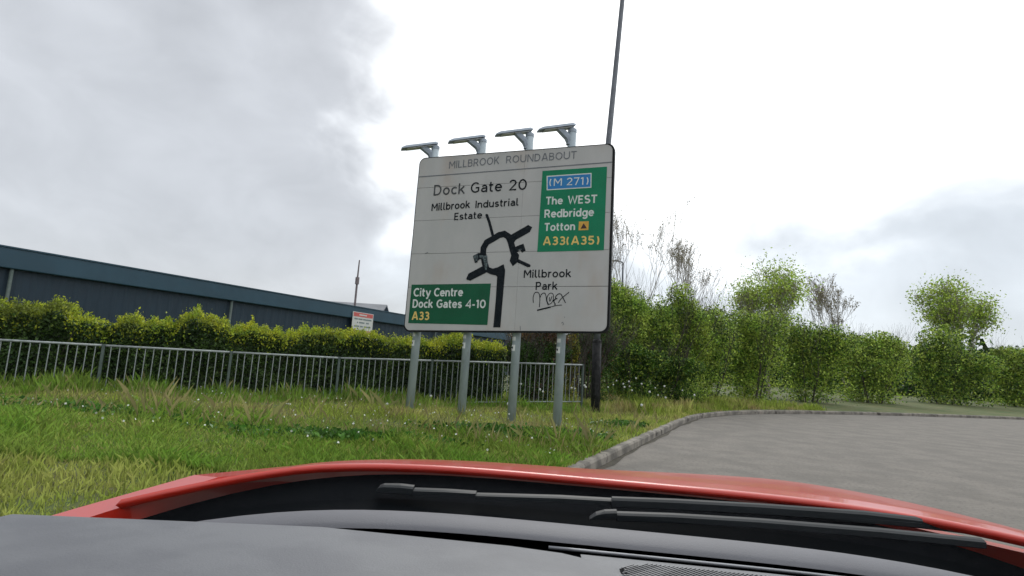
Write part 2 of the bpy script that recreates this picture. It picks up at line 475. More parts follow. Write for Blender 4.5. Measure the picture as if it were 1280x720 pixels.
g('W', 1.5, [(.06, 1.4), (.4, .08), (.75, 1.25), (1.1, .08), (1.44, 1.4)])
g('a', .82, arc(.42, .6, .28, .3, 150, 20, 8) + [(.71, .5), (.71, 0)], [(.7, .56), (.36, .54)] + arc(.36, .32, .24, .22, 90, 290, 12) + [(.7, .24)])
g('b', .9, [(.1, 0), (.1, 1.4)], ell(.46, .5, .34, .4))
g('c', .78, arc(.46, .5, .36, .4, 48, 312, 16))
g('d', .9, [(.8, 0), (.8, 1.4)], ell(.44, .5, .34, .4))
g('e', .86, [(.12, .52), (.78, .52)] + arc(.44, .52, .34, .38, 0, 180, 14)[0:] + arc(.46, .5, .36, .4, 180, 318, 12)[1:])
g('g', .9, ell(.44, .5, .34, .4), [(.8, 1.0), (.8, 0)] + arc(.46, -.02, .34, .3, 0, -150, 10)[1:])
g('i', .26, [(.13, 0), (.13, 1.0)], [(.13, 1.18), (.13, 1.4)])
g('k', .84, [(.1, 0), (.1, 1.4)], [(.12, .42), (.72, .98)], [(.34, .6), (.78, .02)])
g('l', .4, [(.12, 1.4), (.12, .28)] + arc(.3, .28, .18, .18, 180, 275, 6)[1:] + [(.4, .1)])
g('n', .84, [(.1, 0), (.1, 1.0)], [(.12, .52)] + arc(.42, .58, .31, .32, 160, 0, 10) + [(.74, 0)])
g('o', .9, ell(.45, .5, .35, .4))
g('r', .56, [(.1, 0), (.1, 1.0)], [(.12, .5)] + arc(.44, .56, .32, .34, 165, 75, 8))
g('s', .74, arc(.37, .7, .25, .2, 25, 270, 10) + arc(.37, .3, .27, .2, 90, -155, 10))
g('t', .54, [(.2, 1.3), (.2, .3)] + arc(.4, .3, .2, .2, 180, 290, 6)[1:], [(.0, .9), (.5, .9)])
g('u', .84, [(.1, 1.0), (.1, .42)] + arc(.41, .42, .31, .32, 180, 340, 10), [(.74, 1.0), (.74, 0)])
g('y', .84, [(.04, 1.0), (.44, .08)], [(.8, 1.0), (.34, -.3), (.1, -.32)])
g('h', .84, [(.1, 0), (.1, 1.4)], [(.12, .52)] + arc(.42, .58, .31, .32, 160, 0, 10) + [(.74, 0)])
g('0', .98, ell(.49, .7, .38, .6))
g('1', .5, [(.34, 0), (.34, 1.38)], [(.3, 1.3), (.06, 1.12)])
g('2', .86, arc(.43, .97, .32, .33, 165, -30, 12) + [(.12, .1), (.82, .1)])
g('3', .86, arc(.42, .98, .29, .31, 145, -85, 12), arc(.42, .42, .33, .33, 88, -148, 14), [(.3, .72), (.48, .72)])
g('4', .96, [(.74, 0), (.74, 1.36), (.1, .4), (.94, .4)])
g('5', .88, [(.76, 1.3), (.2, 1.3), (.16, .74)], [(.14, .74)] + arc(.42, .46, .34, .36, 125, -150, 14))
g('7', .82, [(.04, 1.3), (.74, 1.3), (.3, 0)])
g('-', .5, [(.04, .52), (.46, .52)])
g('(', .5, arc(.8, .66, .7, 1.05, 142, 218, 12))
g(')', .5, arc(-.3, .66, .7, 1.05, 38, -38, 12))

def ribbon(mb, pts, w, fn):
    """flat stroke: pts in 2D, fn maps 2D + layer to 3D"""
    P = [Vector(p) for p in pts]
    Q = [P[0]]
    for p in P[1:]:
        if (p - Q[-1]).length > 1e-5: Q.append(p)
    P = Q; n = len(P)
    closed = (P[0] - P[-1]).length < 1e-3
    if closed: P = P[:-1]; n -= 1
    Lp, Rp = [], []
    for i in range(n):
        if closed: a, b, c = P[i - 1], P[i], P[(i + 1) % n]
        else: a, b, c = P[max(i - 1, 0)], P[i], P[min(i + 1, n - 1)]
        d1 = (b - a).normalized() if (b - a).length > 1e-6 else (c - b).normalized()
        d2 = (c - b).normalized() if (c - b).length > 1e-6 else d1
        n1 = Vector((-d1.y, d1.x)); n2 = Vector((-d2.y, d2.x))
        m = (n1 + n2)
        if m.length < 1e-3: m = n1
        m.normalize()
        k = min(1 / max(m.dot(n1), .3), 1.6)
        Lp.append(b + m * (w / 2 * k)); Rp.append(b - m * (w / 2 * k))
    vs = [fn(p) for p in Lp] + [fn(p) for p in Rp]
    fs = [(i, (i + 1) % n, (i + 1) % n + n, i + n) for i in range(n if closed else n - 1)]
    mb.add(vs, fs)

# ------------------------------------------------------------------ the direction sign
YAW = R(19.3)
SB = Vector((-2.17, 11.7, 0))
SX = Vector((math.cos(YAW), -math.sin(YAW), 0))      # along the sign
SN = Vector((-math.sin(YAW), -math.cos(YAW), 0))     # towards the road
SG = 0.24
sign = thing('direction_sign', 'large white and green roundabout direction sign on four grey steel posts in the grass verge', 'road sign', (SB.x, SB.y, SG), -YAW)
def sp(px, py, depth=0.0, bow=True):
    """photo position -> (u, v) on the plane of the sign face (depth metres behind it)"""
    if bow:
        t = min(max((py - 190) / 225, 0), 1)
        px = px + 2.2 * math.sin(math.pi * t)
    d = ray(px, py); o = Vector((0, 0, CZ)); p0 = SB - SN * depth
    t = (p0 - o).dot(SN) / d.dot(SN)
    q = o + d * t
    return ((q - SB).dot(SX), q.z - SG)
TL, TR, BR, BL_ = sp(525.3, 198.3), sp(766, 180), sp(758.3, 414.2), sp(505.2, 412.6)
def quad(s, t):
    """bilinear over the face, s across, t up"""
    a = Vector(BL_).lerp(Vector(BR), s); b = Vector(TL).lerp(Vector(TR), s)
    return a.lerp(b, t)
# the panels: two columns, five rows, small joints
rowsL = [sp(505, y) for y in (358.9, 317.5, 276.5, 236)]
rowsR = [sp(758, y) for y in (357.8, 312.0, 265.5, 222)]
hL = Vector(TL) - Vector(BL_); hR = Vector(TR) - Vector(BR)
tl = [0] + [(r[1] - BL_[1]) / hL.y for r in rowsL] + [1]
tr = [0] + [(r[1] - BR[1]) / hR.y for r in rowsR] + [1]
SPLIT = .575
def rounded(poly, which, r=.13):
    out_ = []
    n = len(poly)
    for i, p in enumerate(poly):
        if i not in which: out_.append(p); continue
        a, c = poly[i - 1], poly[(i + 1) % n]
        da = (a - p).normalized(); dc = (c - p).normalized()
        cen = p + (da + dc) * r
        for k in range(7):
            t = R(90 * k / 6)
            q = cen - dc * r * math.cos(t) - da * r * math.sin(t)
            out_.append(q)
    return out_
def pt(s, row, off=0):
    t0 = tl[row] * (1 - s) + tr[row] * s
    return quad(s, t0)
for row in range(5):
    for colm in range(2):
        s0_, s1_ = (0, SPLIT) if colm == 0 else (SPLIT, 1)
        a, b, c, d = pt(s0_, row), pt(s1_, row), pt(s1_, row + 1), pt(s0_, row + 1)
        gp = .0035
        if row > 0: a = a + Vector((0, gp)); b = b + Vector((0, gp * (2.2 if (colm == 1 and row == 1) else 1)))
        if row < 4: c = c - Vector((0, gp)); d = d - Vector((0, gp))
        if colm == 0: b = b - Vector((.0015, 0)); c = c - Vector((.0015, 0))
        else: a = a + Vector((.0015, 0)); d = d + Vector((.0015, 0))
        wh = set()
        if row == 0: wh.add(0 if colm == 0 else 1)
        if row == 4: wh.add(3 if colm == 0 else 2)
        poly = rounded([a, b, c, d], wh)
        mb = MB()
        yo = random.uniform(0, .003)
        mb.prism([(p.x, p.y) for p in poly], (0, 0, 0), (1, 0, 0), (0, 0, 1), (0, 1, 0), yo, .02)
        mb.build('panel', M_face, sign)
mb = MB()
bp_ = rounded([Vector(BL_), Vector(BR), Vector(TR), Vector(TL)], {0, 1, 2, 3})
mb.prism([(p.x, p.y) for p in bp_], (0, 0, 0), (1, 0, 0), (0, 0, 1), (0, 1, 0), .0203, .0222)
mb.build('backing_sheet', M_dgrey, sign)
# edge frame: black capping
fr = rounded([Vector(BL_), Vector(BR), Vector(TR), Vector(TL)], {0, 1, 2, 3})
def offset_poly(poly, f):
    n = len(poly); o = []
    for i in range(n):
        a, b, c = poly[i - 1], poly[i], poly[(i + 1) % n]
        d = (c - a).normalized(); nn = Vector((d.y, -d.x))
        o.append(b + nn * f(nn))
    return o
outer = offset_poly(fr, lambda nn: .012 + max(nn.x, 0) * .03 + max(-nn.y, 0) * .022)
inner = offset_poly(fr, lambda nn: .0015)
mb = MB(); n = len(fr)
for poly, y in ((outer, -.004), (outer, .11), (inner, .11), (inner, -.004)):
    mb.v += [(p.x, y, p.y) for p in poly]
for k in range(4):
    for i in range(n):
        a = k * n + i; b = k * n + (i + 1) % n
        c = ((k + 1) % 4) * n + (i + 1) % n; d = ((k + 1) % 4) * n + i
        mb.f.append((a, b, c, d))
mb.build('edge_frame', M_edge, sign)
# stiffening channels on the back
for row in range(0, 6):
    for dz in ((.1,) if row in (0,) else (-.1,) if row == 5 else (-.1, .1)):
        a = pt(0.02, row); b = pt(.98, row)
        mb = MB()
        mb.prism([(0, -.03), (.045, -.03), (.045, -.02), (.01, -.02), (.01, .02), (.045, .02), (.045, .03), (0, .03)],
                 (a.x, .0225, a.y + dz), (0, 1, 0), (0, 0, 1), (b.x - a.x, 0, b.y - a.y), 0, 1)
        mb.build('back_channel', M_alu, sign)

def lay(n_=[0]):
    n_[0] = (n_[0] + 1) % 9
    return n_[0] * .00035
def poly_on(name, pts, m, y=-.002, bow=True, parent=None):
    mb = MB(); q = [sp(*p, bow=bow) for p in pts]
    mb.prism(q, (0, 0, 0), (1, 0, 0), (0, 0, 1), (0, 1, 0), y - .001, y)
    return mb.build(name, m, parent or sign)
def text_on(txt, p0, p1, cap, m, w=.2, y=-.003, name='lettering'):
    a = Vector(sp(*p0)); b = Vector(sp(*p1)); c = Vector(sp(p0[0], p0[1] - cap))
    hgt = (c.y - a.y) / 1.4; c2 = Vector(sp(p1[0], p1[1] - cap))
    sp_ = .16; tot = 0
    for ch in txt: tot += .5 if ch == ' ' else G[ch][0] + sp_
    tot -= sp_
    dirx = (b - a) / tot
    mb = MB(); x = 0; k = 0
    wx = dirx.length
    for ch in txt:
        if ch == ' ': x += .5; continue
        gw, sts = G[ch]
        for st in sts:
            k += 1
            # ribbon in isotropic units so the stroke keeps its width
            pts = [((x + p[0]) * wx, p[1] * hgt) for p in st]
            off = y - .0003 * (k % 7)
            ribbon(mb, pts, w * hgt, lambda q, off=off: (a.x + q.x * dirx.x / wx, off, a.y + q.y + q.x * dirx.y / wx))
        x += gw + sp_
    return mb.build(name, m, sign)
poly_on('green_panel', [(677.5, 213.7), (758.3, 208.3), (752.7, 312.8), (669.4, 315)], M_green)
poly_on('green_panel', [(513, 355.8), (612, 354.4), (609, 406.2), (510, 403.9)], M_green2)
poly_on('motorway_patch_border', [(682.5, 220), (738.7, 216.2), (738, 234.7), (682, 238)], M_white, -.0035)
poly_on('motorway_patch', [(683.8, 221.2), (737.5, 217.6), (736.9, 233.5), (683.3, 236.7)], M_blue, -.005)
text_on('(M 271)', (685.2, 232.8), (734.5, 230.8), 9.4, M_white, y=-.0065)
text_on('The', (680.6, 256.0), (701.4, 255.2), 9.7, M_white, .26, -.0035)
text_on('WEST', (708.2, 254.9), (744.5, 253.7), 10, M_white, .26, -.0035)
text_on('Redbridge', (678.6, 272.3), (740, 270), 10, M_white, .26, -.0035)
text_on('Totton', (678.3, 288.9), (716.5, 287.6), 9.8, M_white, .26, -.0035)
text_on('A33(A35)', (676.5, 306.4), (746.7, 305.5), 10.3, M_yellow, .26, -.0035)
poly_on('hazard_patch', [(721.7, 277), (733.9, 276.6), (733.3, 287.5), (721, 288)], M_ochre, -.0035)
poly_on('hazard_triangle', [(723.6, 286), (731.6, 285.5), (727.6, 279)], M_tri, -.005)
text_on('City', (515.6, 370.6), (536.6, 370.5), 10.3, M_white, .26, -.0035)
text_on('Centre', (541.2, 370.5), (577, 370.2), 10.3, M_white, .26, -.0035)
text_on('Dock', (514.9, 384.6), (539.8, 384.8), 10.3, M_white, .26, -.0035)
text_on('Gates', (544.7, 384.8), (576.2, 384.9), 10.3, M_white, .26, -.0035)
text_on('4-10', (581, 385), (606, 385.1), 10.3, M_white, .26, -.0035)
text_on('A33', (514.3, 399.8), (535.8, 399.9), 10.1, M_yellow, .26, -.0035)
text_on('MILLBROOK', (560.4, 211.0), (623.6, 205.0), 9.2, M_slate, .17)
text_on('ROUNDABOUT', (632, 204.3), (720.4, 198.2), 9.2, M_slate, .17)
text_on('Dock', (540.3, 244.6), (579.4, 242.2), 13.2, M_dgrey, .19)
text_on('Gate', (586.6, 241.4), (625.8, 239), 13.2, M_black, .19)
text_on('20', (634.5, 238.4), (657.2, 237.2), 13.6, M_black, .19)
text_on('Millbrook', (537.4, 263.8), (585.4, 259.9), 9.2, M_black, .225)
text_on('Industrial', (592.2, 260.2), (646.2, 257), 9.2, M_black, .225)
text_on('Estate', (565.6, 275.3), (600.3, 273), 9, M_black, .225)
text_on('Millbrook', (652.8, 347.3), (712, 346.5), 10, M_black, .225)
text_on('Park', (668, 362.4), (695.2, 362), 10, M_black, .225)
# header line
a, b = sp(522.6, 221.2), sp(765.6, 202.6)
mb = MB(); ribbon(mb, [a, b], .02, lambda q: (q.x, -.003, q.y)); mb.build('header_line', M_slate, sign)
# road layout symbol
z1 = lambda L_: [(570 + x / 7.2, 240 + y / 7.2) for x, y in L_]
mb = MB()
def stroke_px(mb, L_, wpx, y):
    q = [sp(*p) for p in z1(L_)]
    ribbon(mb, q, wpx / 7.2 * .0168, lambda p: (p.x, y, p.y))
def poly_px(mb, L_, y):
    q = [sp(*p) for p in z1(L_)]
    mb.add([(p[0], y, p[1]) for p in q], [tuple(range(len(q)))])
stroke_px(mb, [(262, 205), (285, 270), (318, 400)], 25, -.0030)
poly_px(mb, [(262 - 13, 208), (254, 200), (262, 196), (270, 200), (275, 208)], -.0028)
stroke_px(mb, [(268, 715), (245, 640), (228, 560), (232, 505), (262, 452), (320, 420), (372, 388), (418, 377), (455, 400), (476, 445), (490, 500), (508, 560), (515, 610)], 55, -.0033)
poly_px(mb, [(486, 560), (468, 620), (497, 668), (545, 626), (552, 565), (520, 520)], -.0036)
poly_px(mb, [(470, 392), (488, 380), (635, 297), (671, 317), (650, 360), (522, 432), (508, 455), (518, 490), (480, 500), (455, 440)], -.0039)
poly_px(mb, [(500, 500), (592, 465), (612, 527), (580, 546), (562, 522), (530, 548)], -.0042)
stroke_px(mb, [(540, 618), (640, 664)], 29, -.0045)
poly_px(mb, [(636, 676), (650, 676), (658, 663), (650, 651), (643, 652)], -.0047)
poly_px(mb, [(80, 780), (100, 734), (225, 668), (268, 720), (118, 798), (85, 790)], -.0050)
poly_px(mb, [(415, 650), (429, 706), (412, 976), (398, 1218), (335, 1218), (350, 976), (358, 762), (345, 751), (300, 741), (262, 722), (246, 668), (262, 640), (282, 676), (318, 690), (360, 678)], -.0053)
poly_px(mb, [(138, 575), (190, 548), (262, 560), (240, 600), (200, 606), (178, 622), (181, 632), (156, 640)], -.0056)
mb.build('road_layout_symbol', M_black, sign)
for SP in ([(140, 577), (176, 560), (184, 585), (180, 612), (158, 632), (150, 600)], [(192, 570), (266, 572), (272, 640), (262, 702), (250, 700), (238, 640), (232, 600), (196, 590)], [(540, 522), (572, 510), (578, 522), (565, 524), (548, 532)]):
    mb = MB(); poly_px(mb, SP, -.0064); mb.build('scraped_patch', M_scrape, sign)
for pts_, wd_ in (([(650, 407.5), (650.4, 413)], .012), ([(701.5, 404), (703, 402.6), (704.5, 405), (703, 406.5)], .010), ([(704.8, 396), (705.6, 397)], .012), ([(529, 317.2), (533, 315.4)], .014)):
    mb = MB(); ribbon(mb, [sp(*p) for p in pts_], wd_, lambda q: (q.x, -.003, q.y)); mb.build('stain', M_slate, sign)
# marker-pen scrawl
z6 = lambda L_: [(650 + x / 8, 330 + y / 8) for x, y in L_]
mb = MB(); k = 0
def cat_(pts, n=5):
    P = _dense(pts, 1e9) if False else pts
    o = []
    for i in range(len(P) - 1):
        p0, p1, p2, p3 = [Vector(P[min(max(j, 0), len(P) - 1)]) for j in (i - 1, i, i + 1, i + 2)]
        for t in [q / n for q in range(n)]:
            o.append(tuple(0.5 * ((2 * p1) + (-p0 + p2) * t + (2 * p0 - 5 * p1 + 4 * p2 - p3) * t * t + (-p0 + 3 * p1 - 3 * p2 + p3) * t ** 3)))
    o.append(tuple(P[-1])); return o
for L_, w in (([(125, 388), (122, 335), (135, 292), (160, 282), (182, 300), (190, 360), (186, 432)], 1.1),
              ([(188, 345), (205, 302), (235, 291), (250, 320), (258, 370), (275, 412)], 1.1),
              ([(276, 412), (262, 372), (264, 325), (290, 292), (318, 300), (326, 340), (310, 385), (280, 402), (262, 372)], 1.0),
              ([(285, 332), (289, 372), (302, 348), (310, 322)], 1.0),
              ([(322, 372), (340, 352), (362, 346), (346, 340), (352, 318), (378, 298), (400, 302)], 1.2),
              ([(345, 350), (330, 375), (345, 402), (336, 408)], 1.4),
              ([(376, 388), (402, 348), (480, 282)], 1.1), ([(400, 302), (425, 345), (447, 390)], 1.2),
              ([(165, 463), (235, 446), (300, 430)], 2.0), ([(300, 430), (360, 414), (412, 410)], .9)):
    k += 1
    q = [sp(*p) for p in cat_(z6(L_))]
    ribbon(mb, q, w * .0135, lambda p: (p.x, -.0025 - .0003 * k, p.y))
mb.build('marker_scrawl', M_black, sign)
# posts
posts_px = [((512.5, 505), (544.5, 184)), ((576.5, 518), (603.5, 175.5)), ((639.2, 524), (662.4, 168.5)), ((696.2, 528), (715.5, 163))]
PD = .195
for i, (ft, tp) in enumerate(posts_px):
    f0 = sp(*ft, depth=PD, bow=False); t0 = sp(*tp, depth=PD, bow=False)
    dd = (Vector(t0) - Vector(f0))
    fx = f0[0] - dd.x / dd.y * (f0[1] + .3); 
    foot = Vector((fx, PD, -.3)); top = Vector((t0[0], PD, t0[1]))
    ax = (top - foot).normalized()
    mb = MB(); mb.tube([foot, top], .084, 20)
    p = mb.build('post', M_galv, sign, smooth_=False)
    for pl in p.data.polygons: pl.use_smooth = len(pl.vertices) == 4
    # slanted cap
    mb = MB(); mb.tube([top - ax * .05, top + ax * .012], .09, 20)
    mb.tube([top + ax * .012, top + ax * .03 + Vector((0, 0, .01))], [.09, .06], 20)
    mb.build('post_cap', M_lamp, p)
    # identification labels on the road side of the post
    for q, (dz, hh) in enumerate(((1.50, .075), (1.30, .12))):
        c0 = foot + ax * ((dz + .3) / ax.z)
        mb = MB()
        vs = []
        for kk in range(5):
            an = R(-90 - 62 + kk * 17)
            for zz_ in (0, hh):
                vs.append((c0.x + math.cos(an) * .0865, c0.y + math.sin(an) * .0865, c0.z + zz_))
        mb.add(vs, [(kk * 2, kk * 2 + 2, kk * 2 + 3, kk * 2 + 1) for kk in range(4)])
        lb = mb.build('identification_label', M_label, p)
    mb = MB()
    for kk in (0, 1):
        an = R(-90 - 42 + kk * 12)
        xx_ = c0.x + math.cos(an) * .0885; yy_ = c0.y + math.sin(an) * .0885
        mb.box((xx_ - .007, yy_ - .001, c0.z + .05 - kk * .01), (xx_ + .007, yy_ + .001, c0.z + .085))
    mb.build('label_mark', M_black, p)
    # clamps to the back channels
    for row in (1, 2, 3, 4):
        z = pt(.5, row).y + .1
        c0 = foot + ax * ((z + .3) / ax.z)
        mb = MB(); mb.tube([c0 - ax * .02, c0 + ax * .02], .092, 16)
        mb.box((c0.x - .09, .066, c0.z - .02), (c0.x + .09, .1, c0.z + .02))
        mb.build('post_clamp', M_alu, p)
    # sign lantern on its bracket
    hd = Vector((-.80, -.60, 0)); sd_ = Vector((.60, -.80, 0))
    base = top - ax * .16
    lant = MB()
    c = top + Vector((-.10, -.07, .0 if i > 1 else -.03)) + hd * .20 + Vector((0, 0, -.03))     # middle of the tray
    Lh = .36
    sl_ = -.30
    prof_ = [(-.11, 0), (-.085, .055), (.085, .055), (.11, 0)]
    vs = []
    for tt, sc_ in ((-Lh, .85), (-Lh + .06, 1), (Lh - .04, 1), (Lh + .05, .8)):
        for (w_, h_) in prof_:
            hh_ = h_ * (1.0 if abs(tt) < Lh else .55) + (0.012 if tt < 0 else 0)
            vs.append(c + hd * tt + sd_ * w_ * sc_ + Vector((0, 0, hh_ + sl_ * tt)))
    fs = []
    for s_ in range(3):
        for k_ in range(4):
            a_ = s_ * 4 + k_; b_ = s_ * 4 + (k_ + 1) % 4
            fs.append((a_, b_, b_ + 4, a_ + 4))
    fs += [(0, 1, 2, 3), (12, 13, 14, 15)]
    lant.add(vs, fs)
    # hinge knob
    kc = c + Vector((0, 0, .055))
    lant.tube([kc - sd_ * .03, kc + sd_ * .03], .018, 8)
    lo = lant.build('lantern', M_lamp, sign)
    mb = MB()
    q0 = c + Vector((0, 0, -.004))
    vs = [q0 + hd * a_ + sd_ * b_ + Vector((0, 0, sl_ * a_ - dz)) for dz in (0, .012) for a_, b_ in ((-Lh + .08, -.08), (Lh - .06, -.08), (Lh - .06, .08), (-Lh + .08, .08))]
    mb.add(vs, [(0, 1, 2, 3), (4, 5, 6, 7), (0, 1, 5, 4), (1, 2, 6, 5), (2, 3, 7, 6), (3, 0, 4, 7)])
    mb.build('lens', M_lens, lo)
    mb = MB()
    mb.tube([base - ax * .12 + hd * .04, base + hd * .10 + Vector((0, 0, -.0)), c + hd * -.02 + Vector((0, 0, .02))], [.075, .085, .075], 8, flat=.8)
    mb.tube([base + hd * .06 - ax * .16, base + hd * .06 + ax * .0], .06, 8)
    mb.build('lantern_arm', M_lamp, lo)

# ------------------------------------------------------------------ lighting column behind the sign
lb = at(744.5, 510, 14.9)
lz = float(ground_z(lb.x, lb.y))
lcol = thing('lamp_column', 'tall tapering street lamp column with black painted base behind the right end of the sign', 'street lamp', (lb.x, lb.y, lz - .1))
def rel(v): return v - Vector((lb.x, lb.y, lz - .1))
p1 = rel(at(746.2, 428, 14.9)); p2 = rel(at(760.5, 178, 14.9)); p3 = rel(at(778, 0, 14.9))
mb = MB(); mb.tube([(0, 0, 0), (p1.x * .55, 0, p1.z * .55), p1], [.125, .122, .118], 16); mb.build('base_section', M_colblack, lcol, True)
mb = MB(); mb.tube([p1 + Vector((0, 0, -.02)), p1 + Vector((0, 0, .05)), p1 + Vector((0, 0, .08))], [.121, .118, .082], 16); mb.build('shoulder_collar', M_colblack, lcol)
top_ = p3 + (p3 - p2) * .28
lp = [p1 + Vector((0, 0, .07)), p1.lerp(p2, .5) + Vector((-.03, 0, 0)), p2, p3, top_]
mb = MB(); mb.tube(lp, [.085, .082, .078, .066, .06], 14)
mb.build('column_shaft', M_colgrey, lcol, True)
mb = MB(); mb.tube([top_, top_ + Vector((.15, -.3, .25)), top_ + Vector((.5, -1.1, .35))], .035, 10); mb.build('bracket_arm', M_colgrey, lcol, True)
mb = MB(); mb.tube([top_ + Vector((.48, -1.05, .35)), top_ + Vector((.56, -1.25, .38)), top_ + Vector((.72, -1.6, .38))], [.06, .13, .08], 12, flat=.6); mb.build('lamp_head', M_colgrey, lcol, True)
mb = MB(); mb.box((-.05, -.127, .55), (.05, -.12, 1.1)); mb.build('inspection_door', M_colblack, lcol)

# ------------------------------------------------------------------ guard rail fence
FA = Vector((-9.6, 9.75)); FB = Vector((2.08, 15.55))
fd = (FB - FA).normalized(); fl = (FB - FA).length
fence = thing('guard_railing', 'grey steel pedestrian guard railing with thin upright bars along the hedge', 'railing', (FA.x, FA.y, 0), math.atan2(fd.y, fd.x))
def fz(s):
    return float(np.interp(s, [0, 6.6, fl], [.12, .15, .34]))
npan = 6; pl_ = fl / npan
bar0 = None; post0 = None
for i in range(npan + 1):
    s_ = i * pl_
    if post0 is None:
        mb = MB(); mb.box((-.025, -.025, -.2), (.025, .025, 1.07)); post0 = mb.build('railing_post', M_railpost, fence, bevel=.004); o = post0
    else:
        o = post0.copy(); C.objects.link(o)
    o.location = (s_, 0, fz(s_))
for i in range(npan):
    a, b = i * pl_ + .03, (i + 1) * pl_ - .03
    za, zb = fz(a), fz(b)
    for nm, h, r_ in (('top_rail', 1.045, .022), ('bottom_rail', .055, .016)):
        mb = MB(); mb.tube([(a, 0, za + h), (b, 0, zb + h)], r_, 8); mb.build(nm, M_rail, fence, True)
    nb = 15
    for k_ in range(nb):
        s_ = a + (b - a) * (k_ + .7) / (nb + .4)
        if bar0 is None:
            mb = MB(); mb.tube([(0, 0, .055), (0, 0, 1.03)], .0095, 6, cap=False); bar0 = mb.build('baluster', M_rail, fence, True); o = bar0
        else:
            o = bar0.copy(); C.objects.link(o)
        o.location = (s_, 0, fz(s_)); o.rotation_euler = (0, random.uniform(-.006, .006), random.random())
        if random.random() < .07: o.rotation_euler[1] = random.uniform(-.03, .03)

# ------------------------------------------------------------------ hedge and shrubs behind the fence
def fence_pt(s, off, z): 
    nrm = Vector((-fd.y, fd.x))
    q = FA + fd * s + nrm * off
    return q.x, q.y, z
def hedge_points(n, s0, s1, z0, z1, o0, o1, surf=.22):
    """points in the outer layer of a box hedge in fence coordinates"""
    s = rng.uniform(s0, s1, n); kind = rng.random(n)
    wob = .10 * np.sin(s * 2.1) + .07 * np.sin(s * 5.3 + 1) + .04 * np.sin(s * 11.1)
    z = rng.uniform(z0, z1, n); o = rng.uniform(o0, o1, n)
    front = kind < .62; top = ~front
    o = np.where(front, o0 + np.abs(rng.normal(0, surf, n)) + .07 * np.sin(s * 3 + z * 4), o)
    z = np.where(top, z1 - np.abs(rng.normal(0, surf * .8, n)), z) + wob * np.clip((z - z0) / (z1 - z0), 0, 1)
    nrm = np.array([-fd.y, fd.x])
    x = FA.x + fd.x * s + nrm[0] * o; y = FA.y + fd.y * s + nrm[1] * o
    return np.stack([x, y, z], 1)
hedge = thing('privet_hedge', 'long clipped hedge with bright yellow-green top growing behind the railing', 'hedge', (0, 0, 0))
HS1 = 10.9
P = np.concatenate([hedge_points(160000, -.6, HS1, .15, 1.63, .45, 1.55)])
link('foliage', leaves('hedge_foliage', P, .06, M_hedge, .55), hedge, kind='stuff')
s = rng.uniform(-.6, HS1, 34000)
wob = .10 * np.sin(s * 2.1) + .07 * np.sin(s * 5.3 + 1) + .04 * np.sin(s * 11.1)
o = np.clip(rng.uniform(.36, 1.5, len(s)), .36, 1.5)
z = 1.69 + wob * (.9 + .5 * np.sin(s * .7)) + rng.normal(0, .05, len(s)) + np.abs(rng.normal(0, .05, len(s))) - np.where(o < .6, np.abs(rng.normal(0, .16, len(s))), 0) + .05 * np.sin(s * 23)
nx, ny = -fd.y, fd.x
P = np.stack([FA.x + fd.x * s + nx * o, FA.y + fd.y * s + ny * o, z], 1)
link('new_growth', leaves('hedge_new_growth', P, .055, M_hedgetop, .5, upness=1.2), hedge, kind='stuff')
mb = MB()
for k_ in range(90):
    s_ = random.uniform(-.5, HS1); o_ = random.uniform(.7, 1.3)
    x, y, z = fence_pt(s_, o_, .05)
    for q in range(3):
        mb.tube([(x, y, z), (x + random.uniform(-.15, .15), y + random.uniform(-.1, .1), .8), (x + random.uniform(-.35, .35), y + random.uniform(-.3, .3), 1.4)], [.02, .014, .005], 4, cap=False)
mb.build('stems', M_bark, hedge)
s = rng.uniform(-.6, HS1, 26000); o = rng.uniform(.75, 1.25, 26000); z = rng.uniform(.1, 1.45, 26000)
P = np.stack([FA.x + fd.x * s + nx * o, FA.y + fd.y * s + ny * o, z], 1)
link('inner_foliage', leaves('hedge_inner_foliage', P, .10, M_shrub2, .7), hedge, kind='stuff')

def blob_points(n, c, r, surf=.35, lumps=9, seed=0):
    """points in the outer layer of a lumpy crown made of several overlapping masses"""
    rr = np.random.default_rng(seed)
    c = np.array(c); r = np.array(r)
    cs = [c]; rs = [r * .8]
    for k_ in range(lumps):
        d = rr.normal(size=3); d /= np.linalg.norm(d)
        if d[2] < -.3: d[2] *= -.5
        cs.append(c + d * r * rr.uniform(.45, .85)); rs.append(r * rr.uniform(.28, .5))
    w = np.array([x.prod() ** (2 / 3) for x in rs]); w /= w.sum()
    ids = rr.choice(len(cs), n, p=w)
    cs = np.array(cs); rs = np.array(rs)
    d = rr.normal(size=(n, 3)); d /= np.linalg.norm(d, axis=1)[:, None]
    rad = 1 - np.abs(rr.normal(0, surf, n)) + .12 * np.sin(d[:, 0] * 7 + ids) * np.sin(d[:, 2] * 9 + ids)
    P = cs[ids] + d * rs[ids] * rad[:, None]
    return P

